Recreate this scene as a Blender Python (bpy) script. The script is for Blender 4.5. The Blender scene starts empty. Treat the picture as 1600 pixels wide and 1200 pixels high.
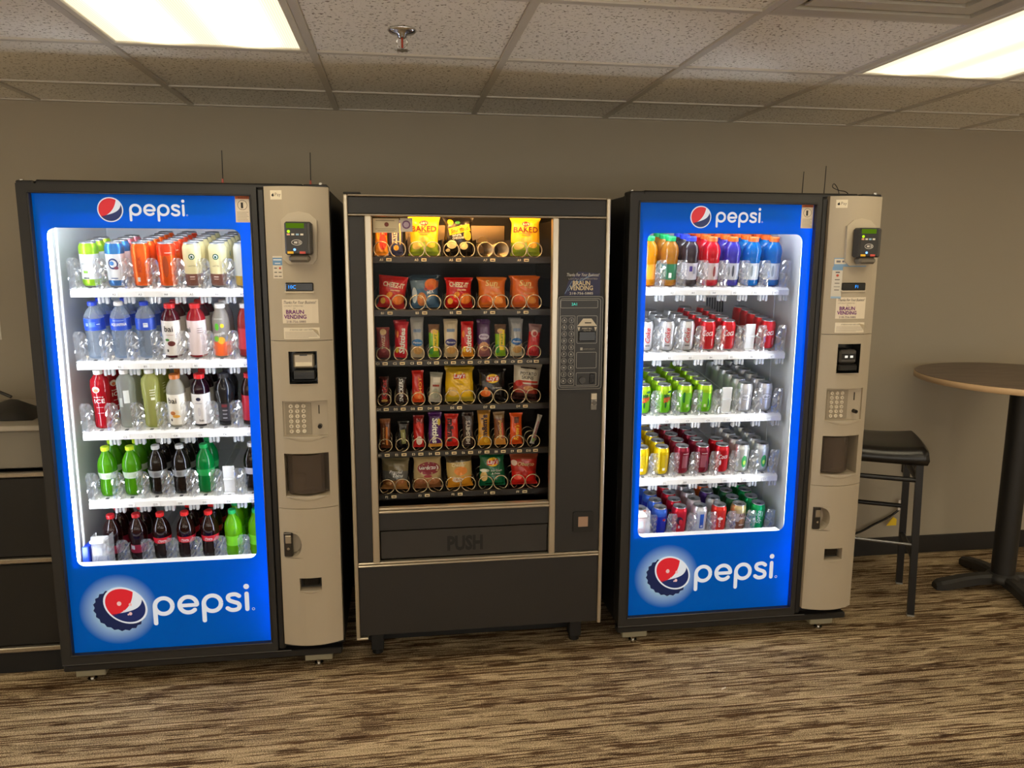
import bpy, bmesh, math, random
from mathutils import Vector, Matrix
from mathutils.geometry import tessellate_polygon

random.seed(7)
SC = bpy.context.scene
COL = SC.collection
PI = math.pi

# ---------------------------------------------------------------- camera, world, exposure
CAM_F, CAM_PITCH, CAM_YAW, CAM_ROLL, CAM_H = 1204.6, 0.16433, 0.14824, 0.00441, 1.5911
fw = Vector((math.sin(CAM_YAW) * math.cos(CAM_PITCH), math.cos(CAM_YAW) * math.cos(CAM_PITCH), -math.sin(CAM_PITCH)))
rt = Vector((math.cos(CAM_YAW), -math.sin(CAM_YAW), 0))
up = rt.cross(fw)
r2 = rt * math.cos(CAM_ROLL) + up * math.sin(CAM_ROLL)
u2 = up * math.cos(CAM_ROLL) - rt * math.sin(CAM_ROLL)
cam_data = bpy.data.cameras.new('camera')
cam_data.sensor_width = 36
cam_data.lens = CAM_F / 1600 * 36
cam_data.clip_start = 0.05
cam = bpy.data.objects.new('camera', cam_data)
COL.objects.link(cam)
mw = Matrix((r2, u2, -fw)).transposed().to_4x4()
mw.translation = (0, 0, CAM_H)
cam.matrix_world = mw
SC.camera = cam

world = bpy.data.worlds.new('world')
world.use_nodes = True
world.node_tree.nodes['Background'].inputs[0].default_value = (1.0, 0.93, 0.82, 1)
world.node_tree.nodes['Background'].inputs[1].default_value = 2.8   # daylight fill entering by the added windows behind the camera
SC.world = world
SC.view_settings.view_transform = 'Standard'
SC.view_settings.look = 'None'
SC.view_settings.gamma = 1
SC.view_settings.use_curve_mapping = False
SC.view_settings.exposure = 0.0
SC.cycles.transparent_max_bounces = 20
SC.cycles.sample_clamp_indirect = 4.0
SC.cycles.diffuse_bounces = 6
SC.cycles.max_bounces = 8
SC.cycles.glossy_bounces = 3

CEIL_LIGHT = 5.9          # radiance of the ceiling diffusers
CEIL_COL = (1.0, 0.85, 0.58)
TUBE_LIGHT = 43.0         # tubes inside the drink machines
SNACK_LIGHT = 85.0        # warm lamp inside the snack machine

# ---------------------------------------------------------------- helpers
def lin(c):
    out = []
    for x in c[:3]:
        x = x / 255.0
        out.append(x / 12.92 if x <= 0.04045 else ((x + 0.055) / 1.055) ** 2.4)
    return tuple(out) + (1.0,)

MATS = {}
def new_mat(key):
    m = bpy.data.materials.new(key)
    m.use_nodes = True
    m.node_tree.nodes.clear()
    return m, m.node_tree.nodes, m.node_tree.links

def mat(col, rough=0.5, metal=0.0, spec=0.5, coat=0.0, emit=0.0, bump=0.0, bscale=200.0, var=0.0):
    """plain principled material with a little procedural grain"""
    key = ('p', tuple(col), rough, metal, spec, coat, emit, bump, bscale, var)
    if key in MATS: return MATS[key]
    m, N, Lk = new_mat('paint_%d' % len(MATS))
    out = N.new('ShaderNodeOutputMaterial'); b = N.new('ShaderNodeBsdfPrincipled')
    c = lin(col)
    b.inputs['Base Color'].default_value = c
    b.inputs['Roughness'].default_value = rough
    b.inputs['Metallic'].default_value = metal
    b.inputs['Specular IOR Level'].default_value = spec
    b.inputs['Coat Weight'].default_value = coat
    if emit:
        b.inputs['Emission Color'].default_value = c
        b.inputs['Emission Strength'].default_value = emit
        m.cycles.emission_sampling = 'NONE'
    if bump or var:
        tc = N.new('ShaderNodeTexCoord'); nz = N.new('ShaderNodeTexNoise')
        nz.inputs['Scale'].default_value = bscale; nz.inputs['Detail'].default_value = 3
        Lk.new(tc.outputs['Object'], nz.inputs['Vector'])
        if bump:
            bp = N.new('ShaderNodeBump'); bp.inputs['Strength'].default_value = bump; bp.inputs['Distance'].default_value = 0.002
            Lk.new(nz.outputs['Fac'], bp.inputs['Height']); Lk.new(bp.outputs['Normal'], b.inputs['Normal'])
        if var:
            mx = N.new('ShaderNodeMix'); mx.data_type = 'RGBA'
            mx.inputs['A'].default_value = tuple(x * (1 - var) for x in c[:3]) + (1,)
            mx.inputs['B'].default_value = tuple(min(1, x * (1 + var)) for x in c[:3]) + (1,)
            Lk.new(nz.outputs['Fac'], mx.inputs['Factor']); Lk.new(mx.outputs['Result'], b.inputs['Base Color'])
    Lk.new(b.outputs[0], out.inputs[0])
    MATS[key] = m
    return m

def clear(tint=(255, 255, 255), haze=0.12, hazecol=(235, 240, 245), gloss=0.12, rough=0.06):
    """thin clear plastic or glass: see-through, a little haze, a glossy skin"""
    key = ('c', tuple(tint), haze, tuple(hazecol), gloss, rough)
    if key in MATS: return MATS[key]
    m, N, Lk = new_mat('clear_%d' % len(MATS))
    out = N.new('ShaderNodeOutputMaterial')
    tr = N.new('ShaderNodeBsdfTransparent'); tr.inputs[0].default_value = lin(tint)
    df = N.new('ShaderNodeBsdfDiffuse'); df.inputs[0].default_value = lin(hazecol)
    gl = N.new('ShaderNodeBsdfGlossy'); gl.inputs['Roughness'].default_value = rough
    lw = N.new('ShaderNodeLayerWeight'); lw.inputs['Blend'].default_value = 0.25
    mu = N.new('ShaderNodeMath'); mu.operation = 'MULTIPLY_ADD'; mu.inputs[1].default_value = gloss * 2.2; mu.inputs[2].default_value = gloss * 0.35
    Lk.new(lw.outputs['Facing'], mu.inputs[0])
    m1 = N.new('ShaderNodeMixShader'); m1.inputs[0].default_value = haze
    Lk.new(tr.outputs[0], m1.inputs[1]); Lk.new(df.outputs[0], m1.inputs[2])
    m2 = N.new('ShaderNodeMixShader')
    Lk.new(mu.outputs[0], m2.inputs[0]); Lk.new(m1.outputs[0], m2.inputs[1]); Lk.new(gl.outputs[0], m2.inputs[2])
    Lk.new(m2.outputs[0], out.inputs[0])
    MATS[key] = m
    return m

def emis(col, strength):
    key = ('e', tuple(col), strength)
    if key in MATS: return MATS[key]
    m, N, Lk = new_mat('glow_%d' % len(MATS))
    out = N.new('ShaderNodeOutputMaterial'); e = N.new('ShaderNodeEmission')
    e.inputs[0].default_value = lin(col); e.inputs[1].default_value = strength
    Lk.new(e.outputs[0], out.inputs[0])
    if strength < 5: m.cycles.emission_sampling = 'NONE'
    MATS[key] = m
    return m

class MB:
    """collects pieces of one part, then links them as ONE mesh object"""
    def __init__(self, m=None):
        self.v = []; self.f = []; self.mi = []; self.mats = []; self.cur = 0; self.sm = []
        if m is not None: self.use(m)
    def use(self, m):
        if m not in self.mats: self.mats.append(m)
        self.cur = self.mats.index(m)
        return self
    def add(self, vs, fs, smooth=False):
        o = len(self.v)
        self.v.extend([tuple(p) for p in vs])
        for f in fs:
            self.f.append(tuple(i + o for i in f)); self.mi.append(self.cur); self.sm.append(smooth)
        return self
    def box(self, a, b, c=0.0):
        x0, y0, z0 = a; x1, y1, z1 = b
        if x0 > x1: x0, x1 = x1, x0
        if y0 > y1: y0, y1 = y1, y0
        if z0 > z1: z0, z1 = z1, z0
        if c <= 0:
            vs = [(x, y, z) for z in (z0, z1) for y in (y0, y1) for x in (x0, x1)]
            return self.add(vs, [(0, 2, 3, 1), (4, 5, 7, 6), (0, 1, 5, 4), (2, 6, 7, 3), (0, 4, 6, 2), (1, 3, 7, 5)])
        c = min(c, (x1 - x0) * .45, (y1 - y0) * .45, (z1 - z0) * .45)
        X = (x0, x1); Y = (y0, y1); Z = (z0, z1); s = (1, -1)
        vs = []; idx = {}
        for i in (0, 1):
            for j in (0, 1):
                for k in (0, 1):
                    for ax in (0, 1, 2):
                        p = [X[i] + (0 if ax == 0 else s[i] * c), Y[j] + (0 if ax == 1 else s[j] * c), Z[k] + (0 if ax == 2 else s[k] * c)]
                        idx[i, j, k, ax] = len(vs); vs.append(tuple(p))
        fs = []
        cen = Vector(((x0 + x1) / 2, (y0 + y1) / 2, (z0 + z1) / 2))
        def q(ids):
            P = [Vector(vs[i]) for i in ids]
            n = (P[1] - P[0]).cross(P[2] - P[0]); m_ = sum(P, Vector()) / len(P)
            fs.append(tuple(ids) if n.dot(m_ - cen) > 0 else tuple(reversed(ids)))
        for i in (0, 1):
            q([idx[i, 0, 0, 0], idx[i, 1, 0, 0], idx[i, 1, 1, 0], idx[i, 0, 1, 0]])
            q([idx[0, i, 0, 1], idx[1, i, 0, 1], idx[1, i, 1, 1], idx[0, i, 1, 1]])
            q([idx[0, 0, i, 2], idx[1, 0, i, 2], idx[1, 1, i, 2], idx[0, 1, i, 2]])
            for j in (0, 1):
                q([idx[i, j, 0, 0], idx[i, j, 1, 0], idx[i, j, 1, 1], idx[i, j, 0, 1]])
                q([idx[i, 0, j, 0], idx[i, 1, j, 0], idx[i, 1, j, 2], idx[i, 0, j, 2]])
                q([idx[0, i, j, 1], idx[1, i, j, 1], idx[1, i, j, 2], idx[0, i, j, 2]])
                for k in (0, 1):
                    q([idx[i, j, k, 0], idx[i, j, k, 1], idx[i, j, k, 2]])
        return self.add(vs, fs)
    def cyl(self, p0, p1, r0, r1=None, n=12, caps=True, smooth=True):
        p0 = Vector(p0); p1 = Vector(p1); r1 = r0 if r1 is None else r1
        d = (p1 - p0).normalized(); a = d.orthogonal().normalized(); b = d.cross(a)
        ring = lambda p, r: [p + (a * math.cos(2 * PI * i / n) + b * math.sin(2 * PI * i / n)) * r for i in range(n)]
        o = ring(p0, r0) + ring(p1, r1)
        self.add(o, [(i, (i + 1) % n, n + (i + 1) % n, n + i) for i in range(n)], smooth)
        if caps: self.add(o, [tuple(range(n - 1, -1, -1)), tuple(range(n, 2 * n))])
        return self
    def lathe(self, prof, n=16, c=(0, 0, 0), smooth=True, mats=None):
        cx, cy, cz = c
        vs = []
        for r, z in prof:
            vs += [(cx + r * math.cos(2 * PI * i / n), cy + r * math.sin(2 * PI * i / n), cz + z) for i in range(n)]
        o = len(self.v); self.v.extend(vs)
        for k in range(len(prof) - 1):
            if mats: self.use(mats[k])
            for i in range(n):
                j = (i + 1) % n
                self.f.append((o + k * n + i, o + k * n + j, o + (k + 1) * n + j, o + (k + 1) * n + i)); self.mi.append(self.cur); self.sm.append(smooth)
        return self
    def tube(self, pts, r, n=6, closed=False, caps=True):
        P = [Vector(p) for p in pts]; m = len(P); vs = []
        ref = Vector((0.13, 0.21, 1)).normalized()
        for i in range(m):
            if closed: d = P[(i + 1) % m] - P[i - 1]
            else: d = P[min(i + 1, m - 1)] - P[max(i - 1, 0)]
            d.normalize()
            a = ref - d * ref.dot(d)
            if a.length < 1e-3: a = d.orthogonal()
            a.normalize(); b = d.cross(a)
            vs += [P[i] + (a * math.cos(2 * PI * k / n) + b * math.sin(2 * PI * k / n)) * r for k in range(n)]
        fs = []
        for i in range(m if closed else m - 1):
            i2 = (i + 1) % m
            for k in range(n):
                k2 = (k + 1) % n
                fs.append((i * n + k, i * n + k2, i2 * n + k2, i2 * n + k))
        self.add(vs, fs, True)
        if caps and not closed: self.add(vs, [tuple(range(n - 1, -1, -1)), tuple(range((m - 1) * n, m * n))])
        return self
    def sheet(self, v2, fs, fn, smooth=False):
        return self.add([fn(x, z) for x, z in v2], fs, smooth)
    def prism(self, poly, y0, y1, holes=()):
        """outline in x,z (holes allowed) given thickness from y0 (front) to y1"""
        loops = [list(poly)] + [list(h) for h in holes]
        flat = [p for l in loops for p in l]
        tris = tessellate_polygon([[Vector((x, z, 0)) for x, z in l] for l in loops])
        fr = []
        for t in tris:
            (ax, az), (bx, bz), (cx, cz) = (flat[i] for i in t)
            s = (bx - ax) * (cz - az) - (bz - az) * (cx - ax)
            fr.append(tuple(t) if s > 0 else tuple(reversed(t)))
        n = len(flat)
        vs = [(x, y0, z) for x, z in flat] + [(x, y1, z) for x, z in flat]
        fs = list(fr) + [tuple(n + i for i in reversed(t)) for t in fr]
        o = 0
        for l in loops:
            k = len(l); area = sum(l[i][0] * l[(i + 1) % k][1] - l[(i + 1) % k][0] * l[i][1] for i in range(k))
            inner = l is not loops[0]
            for i in range(k):
                a, b = o + i, o + (i + 1) % k
                q = (a, n + a, n + b, b)
                if (area > 0) == inner: q = tuple(reversed(q))
                fs.append(q)
            o += k
        return self.add(vs, fs)
    def mesh(self, name='mesh'):
        me = bpy.data.meshes.new(name)
        me.from_pydata(self.v, [], self.f)
        for m in self.mats: me.materials.append(m)
        me.polygons.foreach_set('material_index', self.mi)
        me.polygons.foreach_set('use_smooth', self.sm)
        me.update()
        return me
    def build(self, name, parent=None, loc=(0, 0, 0), label=None, rot=None):
        return obj(name, self.mesh(name), parent, loc, label, rot)

def obj(name, data, parent=None, loc=(0, 0, 0), label=None, rot=None):
    o = bpy.data.objects.new(name, data)
    COL.objects.link(o)
    o.location = loc
    if rot: o.rotation_euler = rot
    if parent: o.parent = parent
    if label: o['label'] = label
    return o

def tag(o, label, cat, group=None, kind=None):
    o['label'] = label; o['category'] = cat
    if group: o['group'] = group
    if kind: o['kind'] = kind
    return o

def thing(name, label, cat, loc=(0, 0, 0), rz=0.0, group=None):
    o = bpy.data.objects.new(name, None)
    COL.objects.link(o)
    o.location = loc; o.rotation_euler = (0, 0, rz); o.empty_display_size = 0.05
    return tag(o, label, cat, group)

def structure(o):
    o['kind'] = 'structure'
    return o

TXT = {}
def text2d(s, size=1.0, bold=0.0, shear=0.0, xs=1.0, width=None, sub=0, vert=False):
    """flat outline of a word as (points, faces), centred on its own middle"""
    key = (s, bold, shear, sub)
    if key not in TXT:
        c = bpy.data.curves.new('t', 'FONT')
        c.body = s; c.size = 1.0; c.offset = bold; c.shear = shear; c.resolution_u = 2
        o = bpy.data.objects.new('t', c)
        me = bpy.data.meshes.new_from_object(o)
        bm = bmesh.new(); bm.from_mesh(me)
        for k in range(sub):
            lim = 0.22
            es = [e for e in bm.edges if e.calc_length() > lim]
            if es: bmesh.ops.subdivide_edges(bm, edges=es, cuts=1, use_grid_fill=False)
            bmesh.ops.triangulate(bm, faces=[f for f in bm.faces if len(f.verts) > 3])
        bm.verts.index_update()
        v = [(p.co.x, p.co.y) for p in bm.verts]; f = [tuple(q.index for q in t.verts) for t in bm.faces]
        bm.free(); bpy.data.meshes.remove(me); bpy.data.objects.remove(o); bpy.data.curves.remove(c)
        x0 = min(p[0] for p in v); x1 = max(p[0] for p in v); y0 = min(p[1] for p in v); y1 = max(p[1] for p in v)
        v = [(x - (x0 + x1) / 2, y - (y0 + y1) / 2) for x, y in v]
        g = []
        for t in f:
            a, b, c_ = (v[i] for i in t[:3])
            s_ = (b[0] - a[0]) * (c_[1] - a[1]) - (b[1] - a[1]) * (c_[0] - a[0])
            g.append(t if s_ >= 0 else tuple(reversed(t)))
        TXT[key] = (v, g, x1 - x0, y1 - y0)
    v, f, w, h = TXT[key]
    kx = size * xs; kz = size
    if width: kx = width / w
    out = [(x * kx, y * kz) for x, y in v]
    if vert == 2: out = [(z, -x) for x, z in out]
    elif vert: out = [(-z, x) for x, z in out]
    return out, f

def ell2d(rx, rz, n=20, cx=0, cz=0, rot=0.0, rings=1):
    cs, sn = math.cos(rot), math.sin(rot)
    v = [(cx, cz)]; f = []
    for k in range(1, rings + 1):
        q = k / rings
        for i in range(n):
            a = 2 * PI * i / n; x = rx * q * math.cos(a); z = rz * q * math.sin(a)
            v.append((cx + x * cs - z * sn, cz + x * sn + z * cs))
    for i in range(n):
        j = (i + 1) % n
        f.append((0, 1 + i, 1 + j))
        for k in range(rings - 1):
            f.append((1 + k * n + i, 1 + (k + 1) * n + i, 1 + (k + 1) * n + j, 1 + k * n + j))
    return v, f

def rect2d(x0, z0, x1, z1, nx=1, nz=1):
    v = [(x0 + (x1 - x0) * i / nx, z0 + (z1 - z0) * j / nz) for j in range(nz + 1) for i in range(nx + 1)]
    f = [(j * (nx + 1) + i, j * (nx + 1) + i + 1, (j + 1) * (nx + 1) + i + 1, (j + 1) * (nx + 1) + i) for j in range(nz) for i in range(nx)]
    return v, f

def rrect(x0, z0, x1, z1, r, n=5):
    p = []
    for cx, cz, a in ((x1 - r, z1 - r, 0), (x0 + r, z1 - r, 90), (x0 + r, z0 + r, 180), (x1 - r, z0 + r, 270)):
        for i in range(n + 1):
            t = math.radians(a + 90 * i / n)
            p.append((cx + r * math.cos(t), cz + r * math.sin(t)))
    return p

def flat(cx, cz, y):
    return lambda x, z: (cx + x, y, cz + z)

def wrap(R, cz, cx=0, cy=0, turn=0.0, k=1.003):
    return lambda x, z: (cx + R * k * math.sin(x / R + turn), cy - R * k * math.cos(x / R + turn), cz + z)

def poly2d(pts):
    """filled polygon from an outline"""
    tris = tessellate_polygon([[Vector((x, z, 0)) for x, z in pts]])
    fs = []
    for t in tris:
        (ax, az), (bx, bz), (cx, cz) = (pts[i] for i in t)
        s = (bx - ax) * (cz - az) - (bz - az) * (cx - ax)
        fs.append(tuple(t) if s > 0 else tuple(reversed(t)))
    return list(pts), fs

def stroke2d(pts, w, cap=6):
    """thick line with round ends"""
    P = [Vector(p) for p in pts]; L_ = []; R_ = []
    for i, p in enumerate(P):
        d = (P[min(i + 1, len(P) - 1)] - P[max(i - 1, 0)]).normalized(); nrm = Vector((-d.y, d.x)) * w / 2
        L_.append(p + nrm); R_.append(p - nrm)
    v = []; f = []
    for a, b in zip(L_, R_): v += [tuple(a), tuple(b)]
    for i in range(len(P) - 1): f.append((2 * i, 2 * i + 1, 2 * i + 3, 2 * i + 2))
    if (P[0] - P[-1]).length > 1e-6:
        for p, q, s in ((P[0], P[1], 0), (P[-1], P[-2], 1)):
            a0 = math.atan2(p.y - q.y, p.x - q.x); o = len(v)
            v += [(p.x, p.y)] + [(p.x + w / 2 * math.cos(a0 - PI / 2 + PI * i / 8), p.y + w / 2 * math.sin(a0 - PI / 2 + PI * i / 8)) for i in range(9)]
            f += [(o, o + 1 + i, o + 2 + i) for i in range(8)]
    return v, f

def smooth_path(pts, n=5):
    out = []
    P = [Vector(p) for p in pts]
    for i in range(len(P) - 1):
        p0 = P[max(i - 1, 0)]; p1 = P[i]; p2 = P[i + 1]; p3 = P[min(i + 2, len(P) - 1)]
        for k in range(n):
            t = k / n
            out.append(0.5 * ((2 * p1) + (p2 - p0) * t + (2 * p0 - 5 * p1 + 4 * p2 - p3) * t * t + (3 * p1 - p0 - 3 * p2 + p3) * t ** 3))
    out.append(P[-1])
    return [tuple(p) for p in out]

# shared colours
def lit_print(base, glow, strength):
    """printed area of a backlit sign"""
    m = mat(base, 0.3, emit=strength)
    m.node_tree.nodes['Principled BSDF'].inputs['Emission Color'].default_value = lin(glow)
    return m

BLACK = mat((26, 25, 25), 0.45, bump=0.15, bscale=600)
BLACK_GLOSS = mat((14, 14, 15), 0.2)
DARK = mat((38, 37, 36), 0.5, bump=0.2, bscale=500)
SILVER = mat((196, 190, 178), 0.32, metal=0.85)
CHROME = mat((205, 205, 205), 0.18, metal=1.0)
BEIGE = mat((178, 166, 146), 0.5, bump=0.12, bscale=900)
BEIGE_D = mat((150, 139, 121), 0.55)
WHITE = mat((232, 234, 234), 0.45)
LINER = mat((214, 219, 222), 0.4)
PAPER = mat((226, 214, 192), 0.7)
INK = mat((40, 36, 34), 0.7)

# ================================================================ the room
WY, ZC, TX, TY, T = 3.643, 2.2257, -0.8571, 2.648, 0.6096
RX0, RX1, RY0 = -3.9, 5.6, -3.6

def carpet_material():
    m, N, Lk = new_mat('carpet')
    out = N.new('ShaderNodeOutputMaterial'); b = N.new('ShaderNodeBsdfPrincipled'); b.inputs['Roughness'].default_value = 0.95
    b.inputs['Specular IOR Level'].default_value = 0.1
    tc = N.new('ShaderNodeTexCoord')
    def noise(sx, sy, scale, detail=2.0, rough=0.5):
        mp = N.new('ShaderNodeMapping'); mp.inputs['Scale'].default_value = (sx, sy, 1)
        nz = N.new('ShaderNodeTexNoise'); nz.inputs['Scale'].default_value = scale; nz.inputs['Detail'].default_value = detail; nz.inputs['Roughness'].default_value = rough
        Lk.new(tc.outputs['Object'], mp.inputs['Vector']); Lk.new(mp.outputs['Vector'], nz.inputs['Vector'])
        return nz.outputs['Fac']
    def math_(op, a, b_):
        n = N.new('ShaderNodeMath'); n.operation = op
        for i, q in enumerate((a, b_)):
            if isinstance(q, (int, float)): n.inputs[i].default_value = q
            else: Lk.new(q, n.inputs[i])
        return n.outputs[0]
    def ramp(fac, stops):
        r = N.new('ShaderNodeValToRGB'); e = r.color_ramp.elements
        e[0].position, e[0].color = stops[0][0], lin(stops[0][1]); e[1].position, e[1].color = stops[-1][0], lin(stops[-1][1])
        for p, c in stops[1:-1]:
            k = e.new(p); k.color = lin(c)
        Lk.new(fac, r.inputs[0]); return r.outputs[0]
    sx = N.new('ShaderNodeSeparateXYZ'); Lk.new(tc.outputs['Object'], sx.inputs[0])
    def rows(pitch, xscale, seed):
        """one random run of yarn colour per tufted row"""
        r = math_('FLOOR', math_('DIVIDE', sx.outputs[1], pitch), 0)
        cb = N.new('ShaderNodeCombineXYZ')
        Lk.new(math_('MULTIPLY', sx.outputs[0], xscale), cb.inputs[0]); Lk.new(math_('MULTIPLY', r, 7.31), cb.inputs[1]); cb.inputs[2].default_value = seed
        nz = N.new('ShaderNodeTexNoise'); nz.inputs['Scale'].default_value = 1.0; nz.inputs['Detail'].default_value = 1.0
        Lk.new(cb.outputs[0], nz.inputs['Vector']); return nz.outputs['Fac']
    broad = noise(0.9, 4.0, 1.0, 1, 0.5)
    tone = rows(0.021, 3.0, 3.0)
    fine = rows(0.0055, 8.0, 9.0)
    seg = rows(0.0055, 4.6, 14.0)
    rr = N.new('ShaderNodeTexWhiteNoise'); rr.noise_dimensions = '1D'
    Lk.new(math_('FLOOR', math_('DIVIDE', sx.outputs[1], 0.0055), 0), rr.inputs['W'])
    pile = noise(1, 1.6, 240, 2)
    patch = math_('ADD', math_('MULTIPLY', rows(0.045, 4.0, 21.0), 0.62), math_('MULTIPLY', rows(0.0075, 9.0, 31.0), 0.38))
    s = math_('ADD', math_('MULTIPLY', tone, 0.30), math_('MULTIPLY', fine, 0.40))
    s = math_('ADD', s, math_('MULTIPLY', broad, 0.30))
    s = math_('ADD', s, math_('MULTIPLY', math_('SUBTRACT', rr.outputs['Value'], 0.5), 0.14))
    s = math_('ADD', s, math_('MULTIPLY', math_('SUBTRACT', pile, 0.5), 1.2))
    c0 = ramp(s, [(0.28, (92, 78, 62)), (0.42, (148, 128, 100)), (0.50, (178, 156, 122)), (0.58, (200, 178, 142)), (0.74, (236, 216, 180))])
    ln = math_('ADD', math_('MULTIPLY', seg, 0.75), math_('MULTIPLY', rr.outputs['Value'], 0.30))
    lk_ = ramp(ln, [(0.575, (255, 255, 255)), (0.62, (132, 116, 106))])
    m0 = N.new('ShaderNodeMix'); m0.data_type = 'RGBA'; m0.blend_type = 'MULTIPLY'; m0.inputs['Factor'].default_value = 1
    Lk.new(c0, m0.inputs['A']); Lk.new(lk_, m0.inputs['B']); c1 = m0.outputs['Result']
    dk = ramp(patch, [(0.575, (255, 255, 255)), (0.595, (190, 182, 180))])
    mx = N.new('ShaderNodeMix'); mx.data_type = 'RGBA'; mx.blend_type = 'MULTIPLY'; mx.inputs['Factor'].default_value = 1
    Lk.new(c1, mx.inputs['A']); Lk.new(dk, mx.inputs['B'])
    Lk.new(mx.outputs['Result'], b.inputs['Base Color'])
    bp = N.new('ShaderNodeBump'); bp.inputs['Strength'].default_value = 0.6; bp.inputs['Distance'].default_value = 0.004
    Lk.new(s, bp.inputs['Height']); Lk.new(bp.outputs['Normal'], b.inputs['Normal'])
    Lk.new(b.outputs[0], out.inputs[0])
    return m

def tile_material():
    m, N, Lk = new_mat('ceiling_tile')
    out = N.new('ShaderNodeOutputMaterial'); b = N.new('ShaderNodeBsdfPrincipled'); b.inputs['Roughness'].default_value = 0.9
    tc = N.new('ShaderNodeTexCoord'); gm = N.new('ShaderNodeNewGeometry')
    nz = N.new('ShaderNodeTexNoise'); nz.inputs['Scale'].default_value = 105; nz.inputs['Detail'].default_value = 2; nz.inputs['Distortion'].default_value = 0.6
    Lk.new(gm.outputs['Position'], nz.inputs['Vector'])
    r = N.new('ShaderNodeValToRGB'); e = r.color_ramp.elements
    e[0].position = 0.34; e[0].color = lin((150, 141, 128)); e[1].position = 0.41; e[1].color = lin((247, 244, 236))
    Lk.new(nz.outputs['Fac'], r.inputs[0]); Lk.new(r.outputs[0], b.inputs['Base Color'])
    bp = N.new('ShaderNodeBump'); bp.inputs['Strength'].default_value = 0.5; bp.inputs['Distance'].default_value = 0.003
    Lk.new(r.outputs[0], bp.inputs['Height']); Lk.new(bp.outputs['Normal'], b.inputs['Normal'])
    Lk.new(b.outputs[0], out.inputs[0])
    return m

def diffuser_material():
    """fluorescent troffer: two tubes glowing behind a ribbed acrylic lens"""
    m, N, Lk = new_mat('light_diffuser')
    out = N.new('ShaderNodeOutputMaterial'); e = N.new('ShaderNodeEmission')
    tc = N.new('ShaderNodeTexCoord'); sp = N.new('ShaderNodeSeparateXYZ'); Lk.new(tc.outputs['Object'], sp.inputs[0])
    def M(op, a, b_=0.0):
        n = N.new('ShaderNodeMath'); n.operation = op
        for i, q in enumerate((a, b_)):
            if isinstance(q, (int, float)): n.inputs[i].default_value = q
            else: Lk.new(q, n.inputs[i])
        return n.outputs[0]
    ax = M('SUBTRACT', M('ABSOLUTE', sp.outputs[0]), 0.13)
    g = M('EXPONENT', M('MULTIPLY', M('MULTIPLY', ax, ax), -420.0))
    rib = M('MULTIPLY', M('ADD', M('SINE', M('MULTIPLY', sp.outputs[0], 900.0)), 1.0), 0.035)
    ends = M('MINIMUM', M('MULTIPLY', M('SUBTRACT', 0.62, M('ABSOLUTE', sp.outputs[1])), 9.0), 1.0)
    st = M('MULTIPLY', M('ADD', M('ADD', M('MULTIPLY', M('MULTIPLY', g, ends), 2.0), 0.19), rib), CEIL_LIGHT)
    e.inputs[0].default_value = CEIL_COL + (1,)
    Lk.new(st, e.inputs[1]); Lk.new(e.outputs[0], out.inputs[0])
    return m

WALL = mat((168, 159, 142), 0.85, bump=0.25, bscale=350, var=0.03)
TILE = tile_material()
GRID = mat((208, 203, 193), 0.5)
structure(MB(carpet_material()).box((RX0, RY0, -0.05), (RX1, WY + 0.1, 0)).build('floor'))['label'] = 'brown and tan striped loop pile carpet floor'
structure(MB(WALL).box((RX0, WY, 0), (RX1, WY + 0.1, ZC + 0.1)).build('wall_back'))['label'] = 'taupe painted wall behind the vending machines'
PALE = mat((236, 231, 220), 0.85, bump=0.2, bscale=350)
structure(MB(PALE).box((RX0 - 0.1, RY0, 0), (RX0, WY, ZC + 0.1)).build('wall_left'))
structure(MB(PALE).box((RX1, RY0, 0), (RX1 + 0.1, WY, ZC + 0.1)).build('wall_right'))
# the wall behind the camera gets an added row of windows for daylight fill
wf = MB(PALE).box((RX0, RY0 - 0.1, 0), (RX1, RY0, 0.25)).box((RX0, RY0 - 0.1, 1.85), (RX1, RY0, ZC + 0.1))
FILL_WINS = [RX0 + 0.35 + k * 2.25 for k in range(4)]
edges = [RX0] + [e for x in FILL_WINS for e in (x, x + 1.9)] + [RX1]
for k in range(0, len(edges), 2): wf.box((edges[k], RY0 - 0.1, 0.25), (edges[k + 1], RY0, 1.85))
structure(wf.build('wall_front'))
for k, x in enumerate(FILL_WINS):
    w_ = structure(MB(mat((210, 208, 200), 0.5)).prism([(x, 0.25), (x + 1.9, 0.25), (x + 1.9, 1.85), (x, 1.85)], RY0 - 0.07, RY0 - 0.02, [[(x + 0.05, 0.30), (x + 0.93, 0.30), (x + 0.93, 1.8), (x + 0.05, 1.8)], [(x + 0.97, 0.30), (x + 1.85, 0.30), (x + 1.85, 1.8), (x + 0.97, 1.8)]]).build('window_%d' % (k + 1)))
    MB(clear(haze=0.0, gloss=0.03, rough=0.0)).box((x + 0.04, RY0 - 0.048, 0.29), (x + 1.86, RY0 - 0.042, 1.81)).build('pane', w_)
structure(MB(mat((34, 32, 31), 0.6)).box((RX0, WY - 0.008, 0), (RX1, WY, 0.1), 0.003).build('baseboard_back'))['label'] = 'black vinyl baseboard along the taupe wall'
structure(MB(GRID).box((RX0, WY - 0.02, ZC - 0.001), (RX1, WY, ZC + 0.004)).build('trim_1'))['label'] = 'ceiling edge angle along the wall'

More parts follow.
